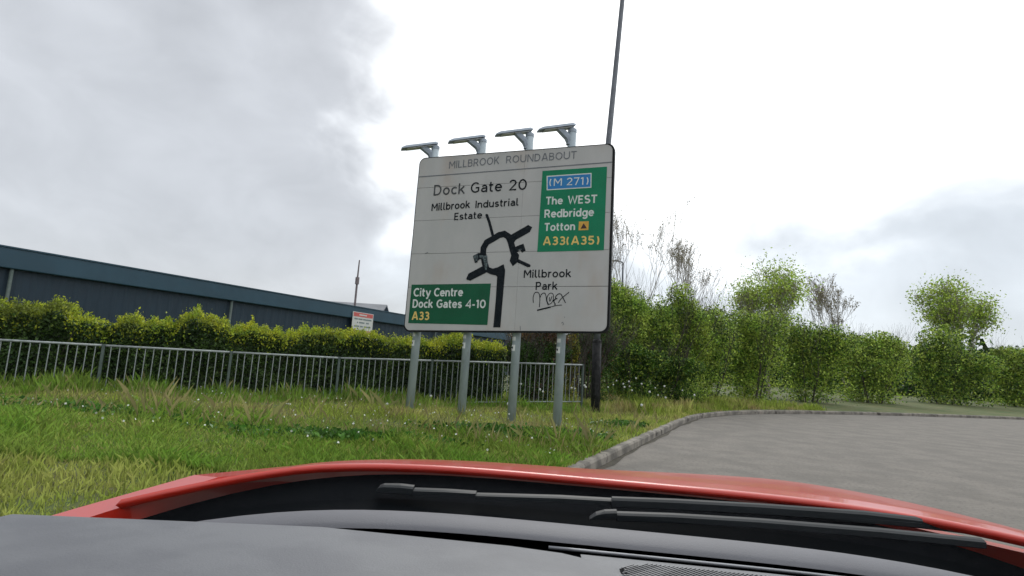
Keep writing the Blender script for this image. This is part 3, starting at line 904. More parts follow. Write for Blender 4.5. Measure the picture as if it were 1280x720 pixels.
def branch_tree(mb, p, d, L_, r_, depth, tips, spread=.5, upb=.15, seg_=3, shrink=.72, minr=.003, kids=(2, 3)):
    pts = [p]; rad = [r_]
    q = p.copy(); dd = d.copy()
    for k_ in range(seg_):
        dd = (dd + Vector((random.gauss(0, .09), random.gauss(0, .09), random.gauss(0, .07) + upb * .3))).normalized()
        q = q + dd * (L_ / seg_); pts.append(q.copy()); rad.append(max(r_ * (1 - .45 * (k_ + 1) / seg_), minr))
    mb.tube(pts, rad, 6 if r_ > .03 else (4 if r_ > .01 else 3), cap=False)
    if depth == 0:
        tips.append((pts[-1], dd)); tips.append((pts[-2], dd)); return
    for k_ in range(random.randint(*kids)):
        f_ = random.uniform(.4, 1.0)
        i_ = min(int(f_ * seg_), seg_ - 1) + 1
        side = Vector((random.gauss(0, 1), random.gauss(0, 1), random.gauss(0, .5))).normalized()
        nd = (dd + side * spread + Vector((0, 0, upb))).normalized()
        branch_tree(mb, pts[i_], nd, L_ * shrink * random.uniform(.8, 1.15), max(rad[i_] * .68, minr), depth - 1, tips, spread, upb, seg_, shrink, minr, kids)
    branch_tree(mb, pts[-1], dd, L_ * shrink, max(rad[-1] * .8, minr), depth - 1, tips, spread, upb, seg_, shrink, minr, kids)

def shrub(name, label, cat, c, r, layers, seed, stems=6, group=None, surf=.35):
    """c: centre of the crown (x,y,z); r radii; layers: (n, size, mat)"""
    gz = float(ground_z(c[0], c[1]))
    t = thing(name, label, cat, (c[0], c[1], gz), 0, group)
    random.seed(seed)
    mb = MB(); tips = []
    for k_ in range(stems):
        a = random.uniform(0, 6.28)
        d = Vector((math.cos(a) * .35, math.sin(a) * .35, 1)).normalized()
        branch_tree(mb, Vector((math.cos(a) * .15 * r[0], math.sin(a) * .15 * r[1], -.1)), d, (c[2] - gz) * .75, .035, 3, tips, .55, .2)
    mb.build('branches', M_bark, t)
    for j, (n, size, m, sf) in enumerate(layers):
        P = blob_points(n, (0, 0, c[2] - gz), r, sf, seed=seed + 3 * (j // 2))
        G_ = P[rng.random(len(P)) < .38].copy()          # leafy skirt down to the ground
        G_[:, 2] = rng.random(len(G_)) ** .8 * (c[2] - gz)
        sw = 1.0 + .22 * np.sin(np.arctan2(G_[:, 1], G_[:, 0]) * 5 + seed) + .15 * np.sin(G_[:, 2] * 6 + seed)
        G_[:, :2] *= (sw * rng.uniform(.55, 1.08, len(G_)))[:, None]
        P = np.concatenate([P, G_])
        P = P[P[:, 2] > .02]
        link('foliage', leaves('shrub_foliage', P, size, m, .55), t, kind='stuff')
    return t

# low bushes between hedge and column
def fp(s, off): x, y, z = fence_pt(s, off, 0); return x, y
def bush(name, label, px, py, Y, r, layers, seed, **k):
    p = at(px, py, Y)
    return shrub(name, label, 'shrub', (p.x, p.y, p.z), r, layers, seed, **k)
bush('shrub', 'dark green bush with copper red young leaves behind the third and fourth sign posts', 667, 447, 16.8, (1.15, .6, .85), [(22000, .06, M_shrub2, .35), (5000, .055, M_hedge, .3)], 11)
bush('shrub', 'coppery red leafed bush seen under the sign left of the fourth post', 676, 427, 16.9, (1.0, .5, .5), [(8000, .06, M_redleaf, .3), (900, .05, M_cream, .2)], 12, stems=4)
bush('shrub', 'yellow-green leafed bush just right of the fourth sign post', 711, 442, 17.2, (.38, .4, .8), [(3300, .07, M_yelleaf, .35), (1200, .06, M_shrub2, .4)], 13, stems=4)
bush('shrub', 'dark twiggy bush behind the lamp column base', 735, 440, 18.2, (.95, .7, 1.05), [(12000, .06, M_shrub2, .4), (1700, .06, M_redleaf, .4)], 14, stems=14)

# tall green thicket right of the column
TG = 'green shrubs in the thicket right of the lamp column'
sh = [  # px, py centre, Y, radii, layers, label
    (774, 408, 20.5, (1.3, 1.1, 1.85), 0, 'light green bushy shrub directly right of the sign edge and column'),
    (812, 414, 21.5, (1.35, 1.2, 1.75), 1, 'leafy green shrub in the middle of the thicket above the verge'),
    (850, 418, 22.5, (1.5, 1.3, 1.8), 0, 'green shrub overhanging the far end of the kerb'),
    (790, 455, 19.9, (1.3, .7, .72), 2, 'low dark shrub in front of the thicket beside the dandelions'),
    (835, 462, 21.0, (1.3, .8, .68), 2, 'low dark green shrub at the foot of the thicket near the kerb'),
    (885, 425, 24.5, (1.8, 1.5, 1.9), 1, 'broad mid green shrub beyond the bend of the kerb'),
    (940, 432, 27.0, (2.0, 1.6, 2.0), 0, 'rounded light green shrub on the outside of the bend'),
    (1010, 440, 31.0, (2.5, 1.8, 2.1), 1, 'green shrub far along the bending verge'),
    (1090, 450, 36.0, (3.0, 2.0, 2.3), 0, 'wide green shrub farther along the verge'),
    (1180, 456, 42.0, (3.6, 2.4, 2.5), 1, 'distant green shrub near the right end of the verge'),
    (1275, 462, 47.0, (3.8, 2.4, 2.5), 0, 'distant green shrub at the far right of the verge'),
]
for i, (px, py, Y, r, ty, lab) in enumerate(sh):
    k_ = max(1, Y / 21)
    n1_ = int(13000)
    if ty == 0: ly = [(n1_ + 3000, .085 * k_, M_shrub, .42), (5000, .08 * k_, M_shrub2, .45)]
    elif ty == 1: ly = [(11000, .085 * k_, M_shrub, .42), (7000, .08 * k_, M_shrub2, .4)]
    else: ly = [(9000, .08 * k_, M_shrub2, .35), (2500, .08, M_shrub, .25)]
    bush('shrub', lab, px, py, Y, r, ly, 40 + i, group=TG)

# bare budding trees behind the thicket
def bare_tree(label, px, Y, H, seed, buds=True, green=0, spread=.42, name='bare_tree', lean=0.0, trunk=.14, depth=5, fork=.28):
    p = at(px, 450, Y); gz = float(ground_z(p.x, p.y)) - .1
    t = thing(name, label, 'tree', (p.x, p.y, gz))
    random.seed(seed)
    mb = MB(); tips = []
    branch_tree(mb, Vector((0, 0, 0)), Vector((lean, 0, 1)).normalized(), H * fork, trunk, depth, tips, spread, .30, 4, .74, (.0055 * Y / 25), (2, 3))
    mb.build('branches', M_twig, t)
    T = np.array([list(q[0]) for q in tips])
    if buds:
        n = len(T)
        P = np.concatenate([T + rng.normal(0, .05, T.shape) for _ in range(3)])
        link('buds', leaves('tree_buds', P, .06 * Y / 25, M_bud, .5), t, kind='stuff')
    if green:
        P = T[rng.integers(0, len(T), green)] + rng.normal(0, .55, (green, 3))
        link('foliage', leaves('tree_foliage', P, .10 * Y / 25, M_shrub, .55), t, kind='stuff')
    return t
bare_tree('bare tree with spreading budding twigs rising above the thicket beside the sign', 764, 25, 7.0, 15, depth=5, fork=.40, spread=.62, trunk=.10, lean=.38)
bare_tree('brownish bare tree at the right behind the thicket', 858, 30, 7.2, 8, depth=5, spread=.65, fork=.38)
bare_tree('tree coming into leaf beyond the bend', 960, 36, 9, 21, green=9000, spread=.6, fork=.3, name='budding_tree')
bare_tree('tall leafless tree far along the road', 1060, 44, 11, 25, spread=.62)
bare_tree('distant tree in fresh leaf at the right', 1190, 50, 11, 29, green=9000, spread=.6, fork=.3, name='budding_tree')
# small far street lamp
p = at(777, 385, 33); t = thing('far_street_lamp', 'small slim street lamp seen through the bare twigs beside the sign', 'street lamp', (p.x, p.y, .3))
h_ = at(777, 329, 33).z - .3
mb = MB(); mb.tube([(0, 0, 0), (0, 0, h_), (-.1, 0, h_ + .08)], [.07, .05, .05], 8); mb.build('pole', M_colgrey, t)
mb = MB(); mb.tube([(-.08, 0, h_ + .08), (-.4, 0, h_ + .14), (-.65, 0, h_ + .12)], [.06, .09, .05], 8, flat=.5); mb.build('lamp_head', M_colgrey, t)

# ------------------------------------------------------------------ blue industrial building on the left
bd = Vector((.52, 1, 0)).normalized()
b0 = Vector((-8.9, 30, 0))
A0 = b0 - bd * 26; 
bl_ = 26 + 24
ang = math.atan2(bd.y, bd.x)
bldg = thing('industrial_building', 'low dark blue clad industrial building with paler blue fascia behind the hedge', 'building', (A0.x, A0.y, .2), ang)
HB = 3.72
mb = MB(); mb.box((0, 0, -.3), (bl_, 18, HB - .62)); mb.build('wall', M_navy, bldg)
cl0 = None
x_ = .15
while x_ < bl_ - .3:
    if cl0 is None:
        mb = MB(); mb.prism([(0, 0), (.06, -.014), (.14, -.014), (.2, 0)], (0, 0, 0), (1, 0, 0), (0, 1, 0), (0, 0, 1), -.2, HB - .63); cl0 = mb.build('cladding_rib', M_navy, bldg); o = cl0
    else:
        o = cl0.copy(); C.objects.link(o)
    o.location = (x_, -.002, 0)
    x_ += .4
mb = MB(); mb.box((-.1, -.22, HB - .62), (bl_ + .1, 18.1, HB)); mb.build('fascia', M_fascia, bldg, bevel=.03)
mb = MB(); mb.box((-.12, -.25, HB + .002), (bl_ + .12, 18.2, HB + .05)); mb.build('roof_trim', M_fascia, bldg)
for k_ in range(6):
    xk = 4 + k_ * 7.6
    mb = MB(); mb.tube([(xk, -.12, 0), (xk, -.12, HB - .55)], .055, 8); mb.build('downpipe', M_railpost, bldg, True)
# notice on the wall
notice = thing('notice_board', 'white notice board with red heading on the dark blue building wall above the hedge', 'sign', (0, 0, 0), ang)
def on_wall(px, py, off=.26):
    d = ray(px, py); nrm = Vector((bd.y, -bd.x, 0)); o = Vector((0, 0, CZ)); p0 = A0 + nrm * off
    t_ = (p0 - o).dot(nrm) / d.dot(nrm); return o + d * t_
q0 = on_wall(438.8, 413); q1 = on_wall(464.6, 413.8); q2 = on_wall(466.6, 391.3); q3 = on_wall(440.6, 388.4)
notice.location = q0
nb_ = Vector((q1.x - q0.x, q1.y - q0.y)).length; nh = ((q3.z - q0.z) + (q2.z - q1.z)) / 2
def nrect(name, x0, z0, x1, z1, y0, y1, m, bev=0):
    mb = MB(); mb.box((x0 * nb_, y0, z0 * nh), (x1 * nb_, y1, z1 * nh)); return mb.build(name, m, notice, bevel=bev)
nrect('board', 0, -.25, 1, 1, -.03, 0, M_notice)
nrect('red_heading', .03, .76, .97, .97, -.036, -.032, M_noticered)
nrect('heading_print', .30, .83, .66, .90, -.04, -.037, M_notice)
for j, (zz_, xs_) in enumerate(((.60, ((.08, .24), (.27, .47), (.50, .92))), (.42, ((.22, .27), (.32, .58), (.66, .80))), (.22, ((.10, .34), (.38, .52), (.56, .90))))):
    for (xa, xb) in xs_:
        nrect('print_word', xa, zz_, xb, zz_ + .075, -.036, -.032, M_noticetxt)
nrect('lower_stripe', .03, -.2, .97, 0.06, -.036, -.032, mat('notice_orange', (.55, .3, .2), .5))
for xa in (.12, .85):
    mb = MB(); mb.box((xa * nb_ - .03, .0, -3.2), (xa * nb_ + .03, .05, nh * .9)); mb.build('support_post', M_railpost, notice)
# grey gabled roof beyond
gr = at(484, 381, 52); gl = gr + Vector((-10, -.5, 0))
shed = thing('grey_roofed_shed', 'pale grey pitched roof of a shed showing above the blue building', 'building', (gr.x, gr.y, 0))
rd = Vector((gr.x - gl.x, gr.y - gl.y, 0)).normalized()
zz_ = gr.z
rn = Vector((rd.y, -rd.x, 0))
base = Vector((0, 0, 0))
e0 = base - rd * 14; e1 = base
ro = MB()
w_ = 3.2; drop = 1.25
vs = [e0 + Vector((0, 0, zz_)), e1 + Vector((0, 0, zz_)), e0 + rn * w_ + Vector((0, 0, zz_ - drop)), e1 + rn * w_ + Vector((0, 0, zz_ - drop)), e0 - rn * w_ + Vector((0, 0, zz_ - drop)), e1 - rn * w_ + Vector((0, 0, zz_ - drop))]
vs2 = [v - Vector((0, 0, .12)) for v in vs]
ro.add(vs + vs2, [(0, 1, 3, 2), (0, 1, 5, 4), (6, 7, 9, 8), (6, 7, 11, 10), (2, 3, 9, 8), (4, 5, 11, 10), (1, 3, 9, 7), (1, 5, 11, 7), (0, 2, 8, 6), (0, 4, 10, 6)])
ro.build('roof', M_roof, shed)
mb = MB()
i0, i1 = e0 + rd * .3, e1 - rd * .3
pr = [i0 + rn * 3, i1 + rn * 3, i1 - rn * 3, i0 - rn * 3]
zt = zz_ - drop - .0
mb.add([v for v in pr] + [v + Vector((0, 0, zt)) for v in pr] + [i0 + Vector((0, 0, zz_ - .14)), i1 + Vector((0, 0, zz_ - .14))],
       [(0, 1, 5, 4), (2, 3, 7, 6), (1, 2, 6, 9, 5), (3, 0, 4, 8, 7)])
mb.build('wall', M_roof, shed)
# mast
p = at(443.2, 385, 44)
ht = at(446.5, 325, 44).z; hm = at(445, 352, 44).z
mast = thing('radio_mast', 'thin steel mast rising behind the blue building at the left', 'mast', (p.x, p.y, 0))
mb = MB(); mb.tube([(0, 0, 0), (0, 0, hm)], .085, 8); mb.build('lower_pole', M_mast, mast)
mb = MB(); mb.tube([(0, 0, hm - .2), (0, 0, hm + .35)], .16, 8); mb.build('joint_box', M_mast, mast)
mb = MB(); mb.tube([(0, 0, hm + .3), (.02, 0, ht)], [.07, .05], 8); mb.build('upper_pole', M_mast, mast)

# ------------------------------------------------------------------ grass
def in_view(x, y, m_=2.0): return np.abs(x) < .93 * y + m_
def blades(name, n, xr, yr, h0, h1, w, m, dens=None, lean=.45, far=True, mask=None, **props):
    x = rng.uniform(*xr, n * 3); 
    # denser close by
    y = yr[0] + (yr[1] - yr[0]) * rng.random(n * 3) ** 1.5
    d = kerb_dist(x, y)
    ok = (d > .10) & in_view(x, y)
    if mask is not None: ok &= mask(x, y, d)
    x = x[ok][:n]; y = y[ok][:n]
    n = len(x); z = ground_z(x, y) - .01
    patch = .65 + .35 * np.sin(x * 1.1 + 1.3 * np.sin(y * .8)) * np.cos(y * 1.4 + .7) + .2 * np.sin(x * 4.1 + y * 2.7)
    h = (h0 + (h1 - h0) * rng.random(n) ** 1.6) * np.clip(patch, .4, 1.3)
    a = rng.random(n) * 2 * np.pi; l = rng.normal(0, lean, n) * h
    la = rng.random(n) * 2 * np.pi
    wd = w * (.6 + .8 * rng.random(n)) * (1 + .045 * np.clip(y - 7, 0, 30))
    V = np.empty((n, 4, 3))
    cx, cy = np.cos(a) * wd / 2, np.sin(a) * wd / 2
    lx, ly = np.cos(la) * l, np.sin(la) * l
    V[:, 0] = np.stack([x - cx, y - cy, z], 1)
    V[:, 1] = np.stack([x + cx, y + cy, z], 1)
    V[:, 2] = np.stack([x + lx * .4 + cx * .7, y + ly * .4 + cy * .7, z + h * .62], 1)
    V[:, 3] = np.stack([x + lx, y + ly, z + h], 1)
    i = np.arange(n)[:, None] * 4
    Fi = np.concatenate([i, i + 1, i + 2, i + 3], 1)
    return link(name, raw_mesh(name, V.reshape(-1, 3), Fi, m), None, kind='stuff', **props)
blades('grass', 230000, (-15, 9), (3.0, 21), .05, .17, .011, M_grass, label='rough mown grass covering the verge')
blades('unhazed_grass', 60000, (-12, 4), (5.0, 8.9), .06, .22, .012, M_grass2, lean=.5, label='thicker grass at the front of the verge, coloured darker for the missing windscreen haze')  # blade colour paints the band that no windscreen reflection veils
# tall growth along the foot of the railing and thicket
def near_fence(x, y, d):
    s_ = (x - FA.x) * fd.x + (y - FA.y) * fd.y; o_ = -(x - FA.x) * fd.y + (y - FA.y) * fd.x
    return (o_ > -1.0 - .4 * np.sin(s_ * 1.7)) & (o_ < .35) & (s_ < fl + .5)
blades('tall_grass', 26000, (-11, 4), (9, 17), .14, .42, .014, M_grass2, lean=.3, mask=near_fence, label='tall grass growing up through the foot of the railing')
blades('weeds_below_thicket', 34000, (1.2, 14), (14.5, 26), .12, .46, .018, M_grass, lean=.3, mask=lambda x, y, d: (y > 15.2 + .12 * x) & (d > .3), label='tall grass and weeds in front of the thicket')
blades('dry_stalks', 4200, (-9, 4), (7.5, 15.5), .15, .48, .007, M_straw, lean=.35, label='pale dry grass stalks standing in the verge')
# dark broad-leaved weeds
def weed_points(c, rx, ry, n, h):
    a = rng.normal(size=(n, 2)) * .45
    x = c[0] + a[:, 0] * rx; y = c[1] + a[:, 1] * ry
    ok_ = kerb_dist(x, y) > .25; x = x[ok_]; y = y[ok_]
    z = ground_z(x, y) + rng.random(len(x)) * h
    return np.stack([x, y, z], 1)
P = np.concatenate([weed_points((.85, 9.0), 1.5, .55, 5200, .11), weed_points((-.3, 9.2), 1.0, .5, 1200, .10), weed_points((-2.2, 7.4), 1.6, .4, 1500, .10), weed_points((2.6, 11.6), .8, .4, 900, .12), weed_points((-5.5, 8.0), 2.0, .5, 900, .1)])
link('broad_leaved_weeds', leaves('broad_leaved_weeds', P, .075, M_weed, .6, upness=.4), None, kind='stuff', label='dark broad leaved weeds in a patch of the verge')
# daisies: tiny white specks
n = 420
x = rng.uniform(-7, 2.5, n); y = rng.uniform(6.6, 12, n)
ok = kerb_dist(x, y) > .3; x = x[ok]; y = y[ok]
P = np.stack([x, y, ground_z(x, y) + rng.uniform(.08, .16, len(x))], 1)
link('daisies', leaves('daisies', P, .026, M_daisy, 1.0), None, kind='stuff', label='tiny white daisies scattered through the grass')
# dandelion clocks
dp = [(651, 480, 15.0), (675, 487, 14.2), (678.5, 489.5, 14.2), (714.5, 485, 15.2), (718.5, 486, 15.4), (727, 482.5, 15.6), (730.5, 482, 15.9), (732, 484, 15.6), (760, 484, 16.5), (766.5, 481, 17.5), (770.5, 476, 18), (779, 480, 18), (780.5, 484, 17.6), (786, 477, 18), (787, 483, 17.2), (795, 473, 19), (802, 480, 17.6), (819, 485, 17.8), (830.5, 483, 18), (822.5, 494, 15.6), (832, 497, 15), (802, 506.5, 13.6), (538.5, 495, 12.8), (635.5, 505, 11.5), (484, 505, 11.2), (790, 488, 16.6), (812, 490, 16.5), (853, 488, 17), (868, 494, 17), (700, 494, 13.6)]
dproto = None
for i, (px, py, Y) in enumerate(dp):
    p = at(px, py, Y); gz = float(ground_z(p.x, p.y)); h_ = max(p.z - gz, .1)
    if dproto is None:
        dproto = thing('dandelion_clock', 'white dandelion seed head standing on a thin stem in the grass', 'dandelion', p, 0, 'dandelion seed heads in the verge')
        bm = bmesh.new(); bmesh.ops.create_icosphere(bm, subdivisions=2, radius=.027)
        for v in bm.verts: v.co *= random.uniform(.8, 1.15)
        me = bpy.data.meshes.new('seed_head'); bm.to_mesh(me); bm.free(); me.materials.append(M_clock)
        link('seed_head', me, dproto)
        mb = MB(); mb.tube([(.03, 0, -1), (.01, .01, -.4), (0, 0, -.02)], .004, 4, cap=False); st_ = mb.build('stem', M_stem, dproto)
        root = dproto
    else:
        root = dproto.copy(); C.objects.link(root); root.location = p
        for ch in list(dproto.children):
            c2 = ch.copy(); C.objects.link(c2); c2.parent = root
    for ch in root.children:
        if ch.name.startswith('stem'): ch.scale = (1, 1, h_ + .02)
        else:
            k_ = random.uniform(.8, 1.3); ch.scale = (k_, k_, k_)

# ------------------------------------------------------------------ far background so the horizon is not empty
mb_ = [(-32, 95, 14, 5.5), (34, 85, 22, 6), (62, 92, 26, 7)]
far = [(-46, 78, 'pale grey warehouse far off behind the hedge on the left', 26, 7.5)]
for (x, y, lab, w_, h_) in far:
    t = thing('warehouse', lab, 'building', (x, y, 0), .25)
    mb = MB(); mb.box((-w_ / 2, 0, 0), (w_ / 2, 14, h_)); mb.build('wall', M_roof, t)
    mb = MB(); mb.prism([(-w_ / 2 - .4, h_), (0, h_ + 2), (w_ / 2 + .4, h_), (w_ / 2 + .4, h_ + .2), (0, h_ + 2.25), (-w_ / 2 - .4, h_ + .2)], (0, 0, 0), (1, 0, 0), (0, 0, 1), (0, 1, 0), -.3, 14.3); mb.build('roof', M_roof, t)
# far tree belt, one mass
Pn = []
for k_ in range(60):
    a = R(-46 + k_ * 1.75); d_ = 88 + 8 * math.sin(k_ * 2.3)
    c = (math.sin(a) * d_, math.cos(a) * d_, 2.8)
    Pn.append(blob_points(900, c, (4.5, 3, 4 + 1.6 * math.sin(k_ * 1.3)), .35, seed=k_))
aa = rng.uniform(R(-48), R(62), 16000); dd_ = rng.uniform(84, 92, 16000)
Pn.append(np.stack([np.sin(aa) * dd_, np.cos(aa) * dd_, rng.uniform(.1, 3.2, 16000)], 1))
Pn = np.concatenate(Pn); Pn = Pn[Pn[:, 2] > 0]
link('far_tree_belt', leaves('far_tree_belt', Pn, .8, M_shrub2, .7), None, kind='stuff', label='far belt of dark trees along the horizon')

# ------------------------------------------------------------------ the car the photograph is taken from
M_red = mat('car_red_paint', (0.47, 0.02, 0.007), 0.35, (0.49, 0.021, 0.0075), 3, coat=0.45, spec=0.35)
M_plastic = mat('black_plastic', (0.003, 0.0045, 0.006), 0.8, (0.004, 0.0055, 0.007), 20, spec=.08, bump=.1, bscale=250)
M_rubber = mat('wiper_rubber', (0.018, 0.021, 0.024), 0.45)
M_arm = mat('wiper_arm_paint', (0.012, 0.016, 0.019), 0.5, spec=.3)
M_dash = mat('dashboard_vinyl', (0.15, 0.156, 0.17), 0.55, (0.12, 0.125, 0.14), 8, bump=.12, bscale=320)
M_dash2 = mat('dashboard_front_vinyl', (0.12, 0.122, 0.14), 0.6, (0.11, 0.112, 0.128), 8, bump=.12, bscale=320)
M_chrome = mat('trim_line', (0.35, 0.36, 0.38), 0.3, metal=.5)
M_lining = mat('roof_lining', (0.22, 0.21, 0.2), 0.9)
M_tyre = mat('tyre_rubber', (0.02, 0.02, 0.02), 0.8)
M_rim = mat('wheel_rim', (0.4, 0.41, 0.42), 0.35, metal=.7)
gl_ = bpy.data.materials.new('windscreen_glass'); gl_.use_nodes = True
t = gl_.node_tree; t.nodes.clear()
o_ = N(t, 'ShaderNodeOutputMaterial'); tr_ = N(t, 'ShaderNodeBsdfTransparent', ins={'Color': (.96, .975, .97, 1)}); gs = N(t, 'ShaderNodeBsdfGlossy', ins={'Roughness': .01})
lw = N(t, 'ShaderNodeLayerWeight', ins={'Blend': .5}); ms = N(t, 'ShaderNodeMixShader')
pw = math_node(t, 'POWER', lw.outputs['Facing'], 5.0)
fr = math_node(t, 'ADD', math_node(t, 'MULTIPLY', pw, .4), .012)
t.links.new(fr, ms.inputs[0]); t.links.new(tr_.outputs[0], ms.inputs[1]); t.links.new(gs.outputs[0], ms.inputs[2]); t.links.new(ms.outputs[0], o_.inputs['Surface'])

CX = 0.13            # car centre lies this far right of the camera
car = thing('car', 'red car seen from inside through its windscreen with black wipers and grey dashboard', 'car', (0, 0, 0), R(-4))
car.rotation_euler[1] = R(1.0)
def grid(fx, fy, nx_, ny_, fn):
    mb = MB()
    for j in range(ny_ + 1):
        for i in range(nx_ + 1): mb.v.append(fn(fx[0] + (fx[1] - fx[0]) * i / nx_, fy[0] + (fy[1] - fy[0]) * j / ny_))
    for j in range(ny_):
        for i in range(nx_):
            a = j * (nx_ + 1) + i; mb.f.append((a, a + 1, a + nx_ + 2, a + nx_ + 1))
    return mb
def yb(x, c=.16):   # windscreen base sweeps back at the sides (x from the car centre)
    return -c * (abs(x) / .8) ** 4
# bonnet
by = [1.35, 1.45, 1.6, 1.75, 1.9, 2.05, 2.2, 2.35, 2.48, 2.56]
bz = [1.006, .999, .979, .957, .931, .899, .86, .80, .70, .58]
def bonnet(x, s_):
    y = 1.35 + 1.21 * s_
    z = float(np.interp(y, by, bz))
    xc = x - .10
    z -= .014 * abs(xc / .8) ** 4 + .10 * max(0, abs(xc) - .76) ** 1.2
    z += .045 * s_ * (x + .2) + .05 * s_ * max(0, min(x, .6))
    yy = y + yb(x, .18) * (1 - s_) - .10 * s_ * (abs(x) / .88) ** 7
    return (x + CX, yy, z)
mb = grid((-.92, .92), (0, 1), 40, 60, bonnet)
# turned down rear edge
nv = 41
for i in range(nv):
    v = mb.v[i]; mb.v.append((v[0], v[1] - .012, v[2] - .008))
for i in range(nv):
    v = mb.v[i]; mb.v.append((v[0], v[1] + .004, v[2] - .018))
b1 = len(mb.v) - 2 * nv
for i in range(nv - 1):
    mb.f.append((i, i + 1, b1 + i + 1, b1 + i)); mb.f.append((b1 + i, b1 + i + 1, b1 + nv + i + 1, b1 + nv + i))
mb.build('bonnet', M_red, car, True)
# scuttle panel
def scuttle(x, s_):
    y = 1.37 - .31 * s_
    z = .982 - .040 * math.sin(s_ * math.pi) - .03 * s_ - .06 * abs(x / .85) ** 4
    return (x + CX, y + yb(x, .17), z)
grid((-.92, .92), (0, 1), 30, 8, scuttle).build('scuttle_panel', M_plastic, car, True)
# frit band and windscreen
def screen(x, s_):
    y0 = 1.10 + yb(x, .2); z0 = .945 - .05 * abs(x / .85) ** 4
    y1 = .34 + yb(x, .06); z1_ = 1.60
    xw = x * (1 - .14 * s_)
    bul = .03 * math.sin(math.pi * s_)
    return (xw + CX, y0 + (y1 - y0) * s_ + bul, z0 + (z1_ - z0) * s_ + bul)
grid((-.92, .92), (0, 1), 30, 20, screen).build('windscreen', gl_, car, True)
# dashboard front strip
def strip(x, s_):
    y = 1.06 - .095 * s_
    z = .972 + .012 * math.sin(s_ * math.pi) ** .6 - .002 * s_ - .045 * abs(x / .85) ** 4
    if s_ <= .001: z -= .03
    return (x + CX, y + yb(x, .2), z)
grid((-.92, .92), (0, 1), 40, 16, strip).build('dashboard_front_strip', M_dash2, car, True)
def dashbase(x, s_):
    return (x + CX, 1.08 - .95 * s_ + yb(x, .2) * (1 - s_), .95 - .045 * abs(x / .85) ** 4)
grid((-.92, .92), (0, 1), 30, 6, dashbase).build('dashboard_underlay', M_plastic, car, True)
# thin bright trim line in the groove
def dash_edge_y(x):       # near edge of the groove
    return .925 + yb(x, .2)
# main dashboard pad: dome whose far edge swings towards the driver on the right of the photograph
def pad_edge(xc):         # xc from the camera; far edge of the pad
    return float(np.interp(xc, [-1, -.36, -.06, .02, .06, .108, .127, .16, .24, .40], [.80, .925, .925, .915, .897, .855, .822, .75, .6, .40]))
def pad(x, s_):
    s_ = s_ ** 2
    y1 = pad_edge(x); y = y1 - (y1 - .30) * s_
    z = .935 + .038 * min(1, (s_ * 60)) ** .5 + .016 * min(s_ * 2, 1)
    e = (x + .80) / (.40 + .80)
    z -= .03 * max(0, (e - .85) / .15) ** 2
    return (x, y, z)
grid((-.80, .40), (0, 1), 60, 40, pad).build('dashboard_pad', M_dash, car, True)
def pad2(x, s_):
    y1 = .93 + yb(x - CX, .2); y = y1 - (y1 - .30) * s_
    return (x, y, .966 - .015 * s_ + .008 * min(1, s_ * 8) - .03 * max(0, x - .5))
grid((.05, 1.0), (0, 1), 40, 30, pad2).build('dashboard_centre', M_dash, car, True)
mb = MB(); mb.tube([(x, .942 + yb(x - CX, .2), .968) for x in [(-.0 + .9 * i / 20) for i in range(21)]], .0028, 6); mb.build('trim_line', M_chrome, car, True)
# speaker grille: woven mesh in a dark recess
mb = MB()
gx0, gx1, gy0, gy1 = .20, .58, .50, .845
def gedge(x): return float(np.interp(x, [.08, .12, .15, .2, .3, .44, .55], [.84, .87, .882, .888, .888, .88, .86]))
mb = MB()
for i in range(30):
    x0 = .1 + i * .42 / 30; x1 = x0 + .42 / 30
    mb.add([(x0, .5, .9745), (x1, .5, .9745), (x1, gedge(x1), .9745), (x0, gedge(x0), .9745)], [(0, 1, 2, 3)])
mb.build('grille_recess', M_plastic, car)
mb = MB()
d_ = .0062
k_ = -80
while k_ < 140:
    for sg_ in (1, -1):
        pts = []
        for i in range(0, 40):
            y = .5 + i * .01; x = .1 + k_ * d_ + sg_ * (y - .5) * 1.0 + (0 if sg_ > 0 else .35)
            if .1 < x < .52 and y < gedge(x): pts.append((x, y, .977 + .0006 * sg_))
        if len(pts) > 1: mb.tube([pts[0], pts[-1]], .0011, 3, cap=False)
    k_ += 1
mb.build('speaker_grille', mat('grille_grey', (.13, .135, .15), .5), car, kind='stuff')
# wipers
wl = Vector
def wiper(pts_blade, label):
    pass
def cp(px, py, Y):      # a photo position at a distance, in car space
    v = at(px, py, Y)
    c_, s_ = math.cos(R(4)), math.sin(R(4))
    x_, y_, z_ = v.x * c_ - v.y * s_, v.x * s_ + v.y * c_, v.z
    c1, s1 = math.cos(R(1)), math.sin(R(1))
    return Vector((x_ * c1 - z_ * s1, y_, x_ * s1 + z_ * c1))
w1 = bpy.data.objects.new('wiper', None); C.objects.link(w1); w1.parent = car
def barpx(name, L_, Y, thick, depth, m, par):
    """bar with its top edge along the listed points"""
    P_ = [cp(px, py, Yy) for (px, py, Yy) in L_]
    mb = MB(); n = len(P_)
    if isinstance(thick, (int, float)): thick = [thick] * n
    for p_, th in zip(P_, thick):
        h = th
        for (dy, dz) in ((0, 0), (depth * .5, .002), (depth, -h * .4), (depth, -h), (0, -h), (-.006, -h * .85), (-.006, -h * .2)):
            mb.v.append((p_.x, p_.y + dy, p_.z + dz))
    for i in range(n - 1):
        for k in range(7):
            a = i * 7 + k; b = i * 7 + (k + 1) % 7
            mb.f.append((a, b, b + 7, a + 7))
    mb.f.append(tuple(range(7))); mb.f.append(tuple(range((n - 1) * 7, n * 7)))
    return mb.build(name, m, par)
barpx('end_cap', [(470.5, 613, 1.27), (474, 608, 1.27), (479, 606.2, 1.27), (500, 606.6, 1.27), (517, 608.6, 1.27)], 0, [.004, .012, .017, .019, .018], .02, M_arm, w1)
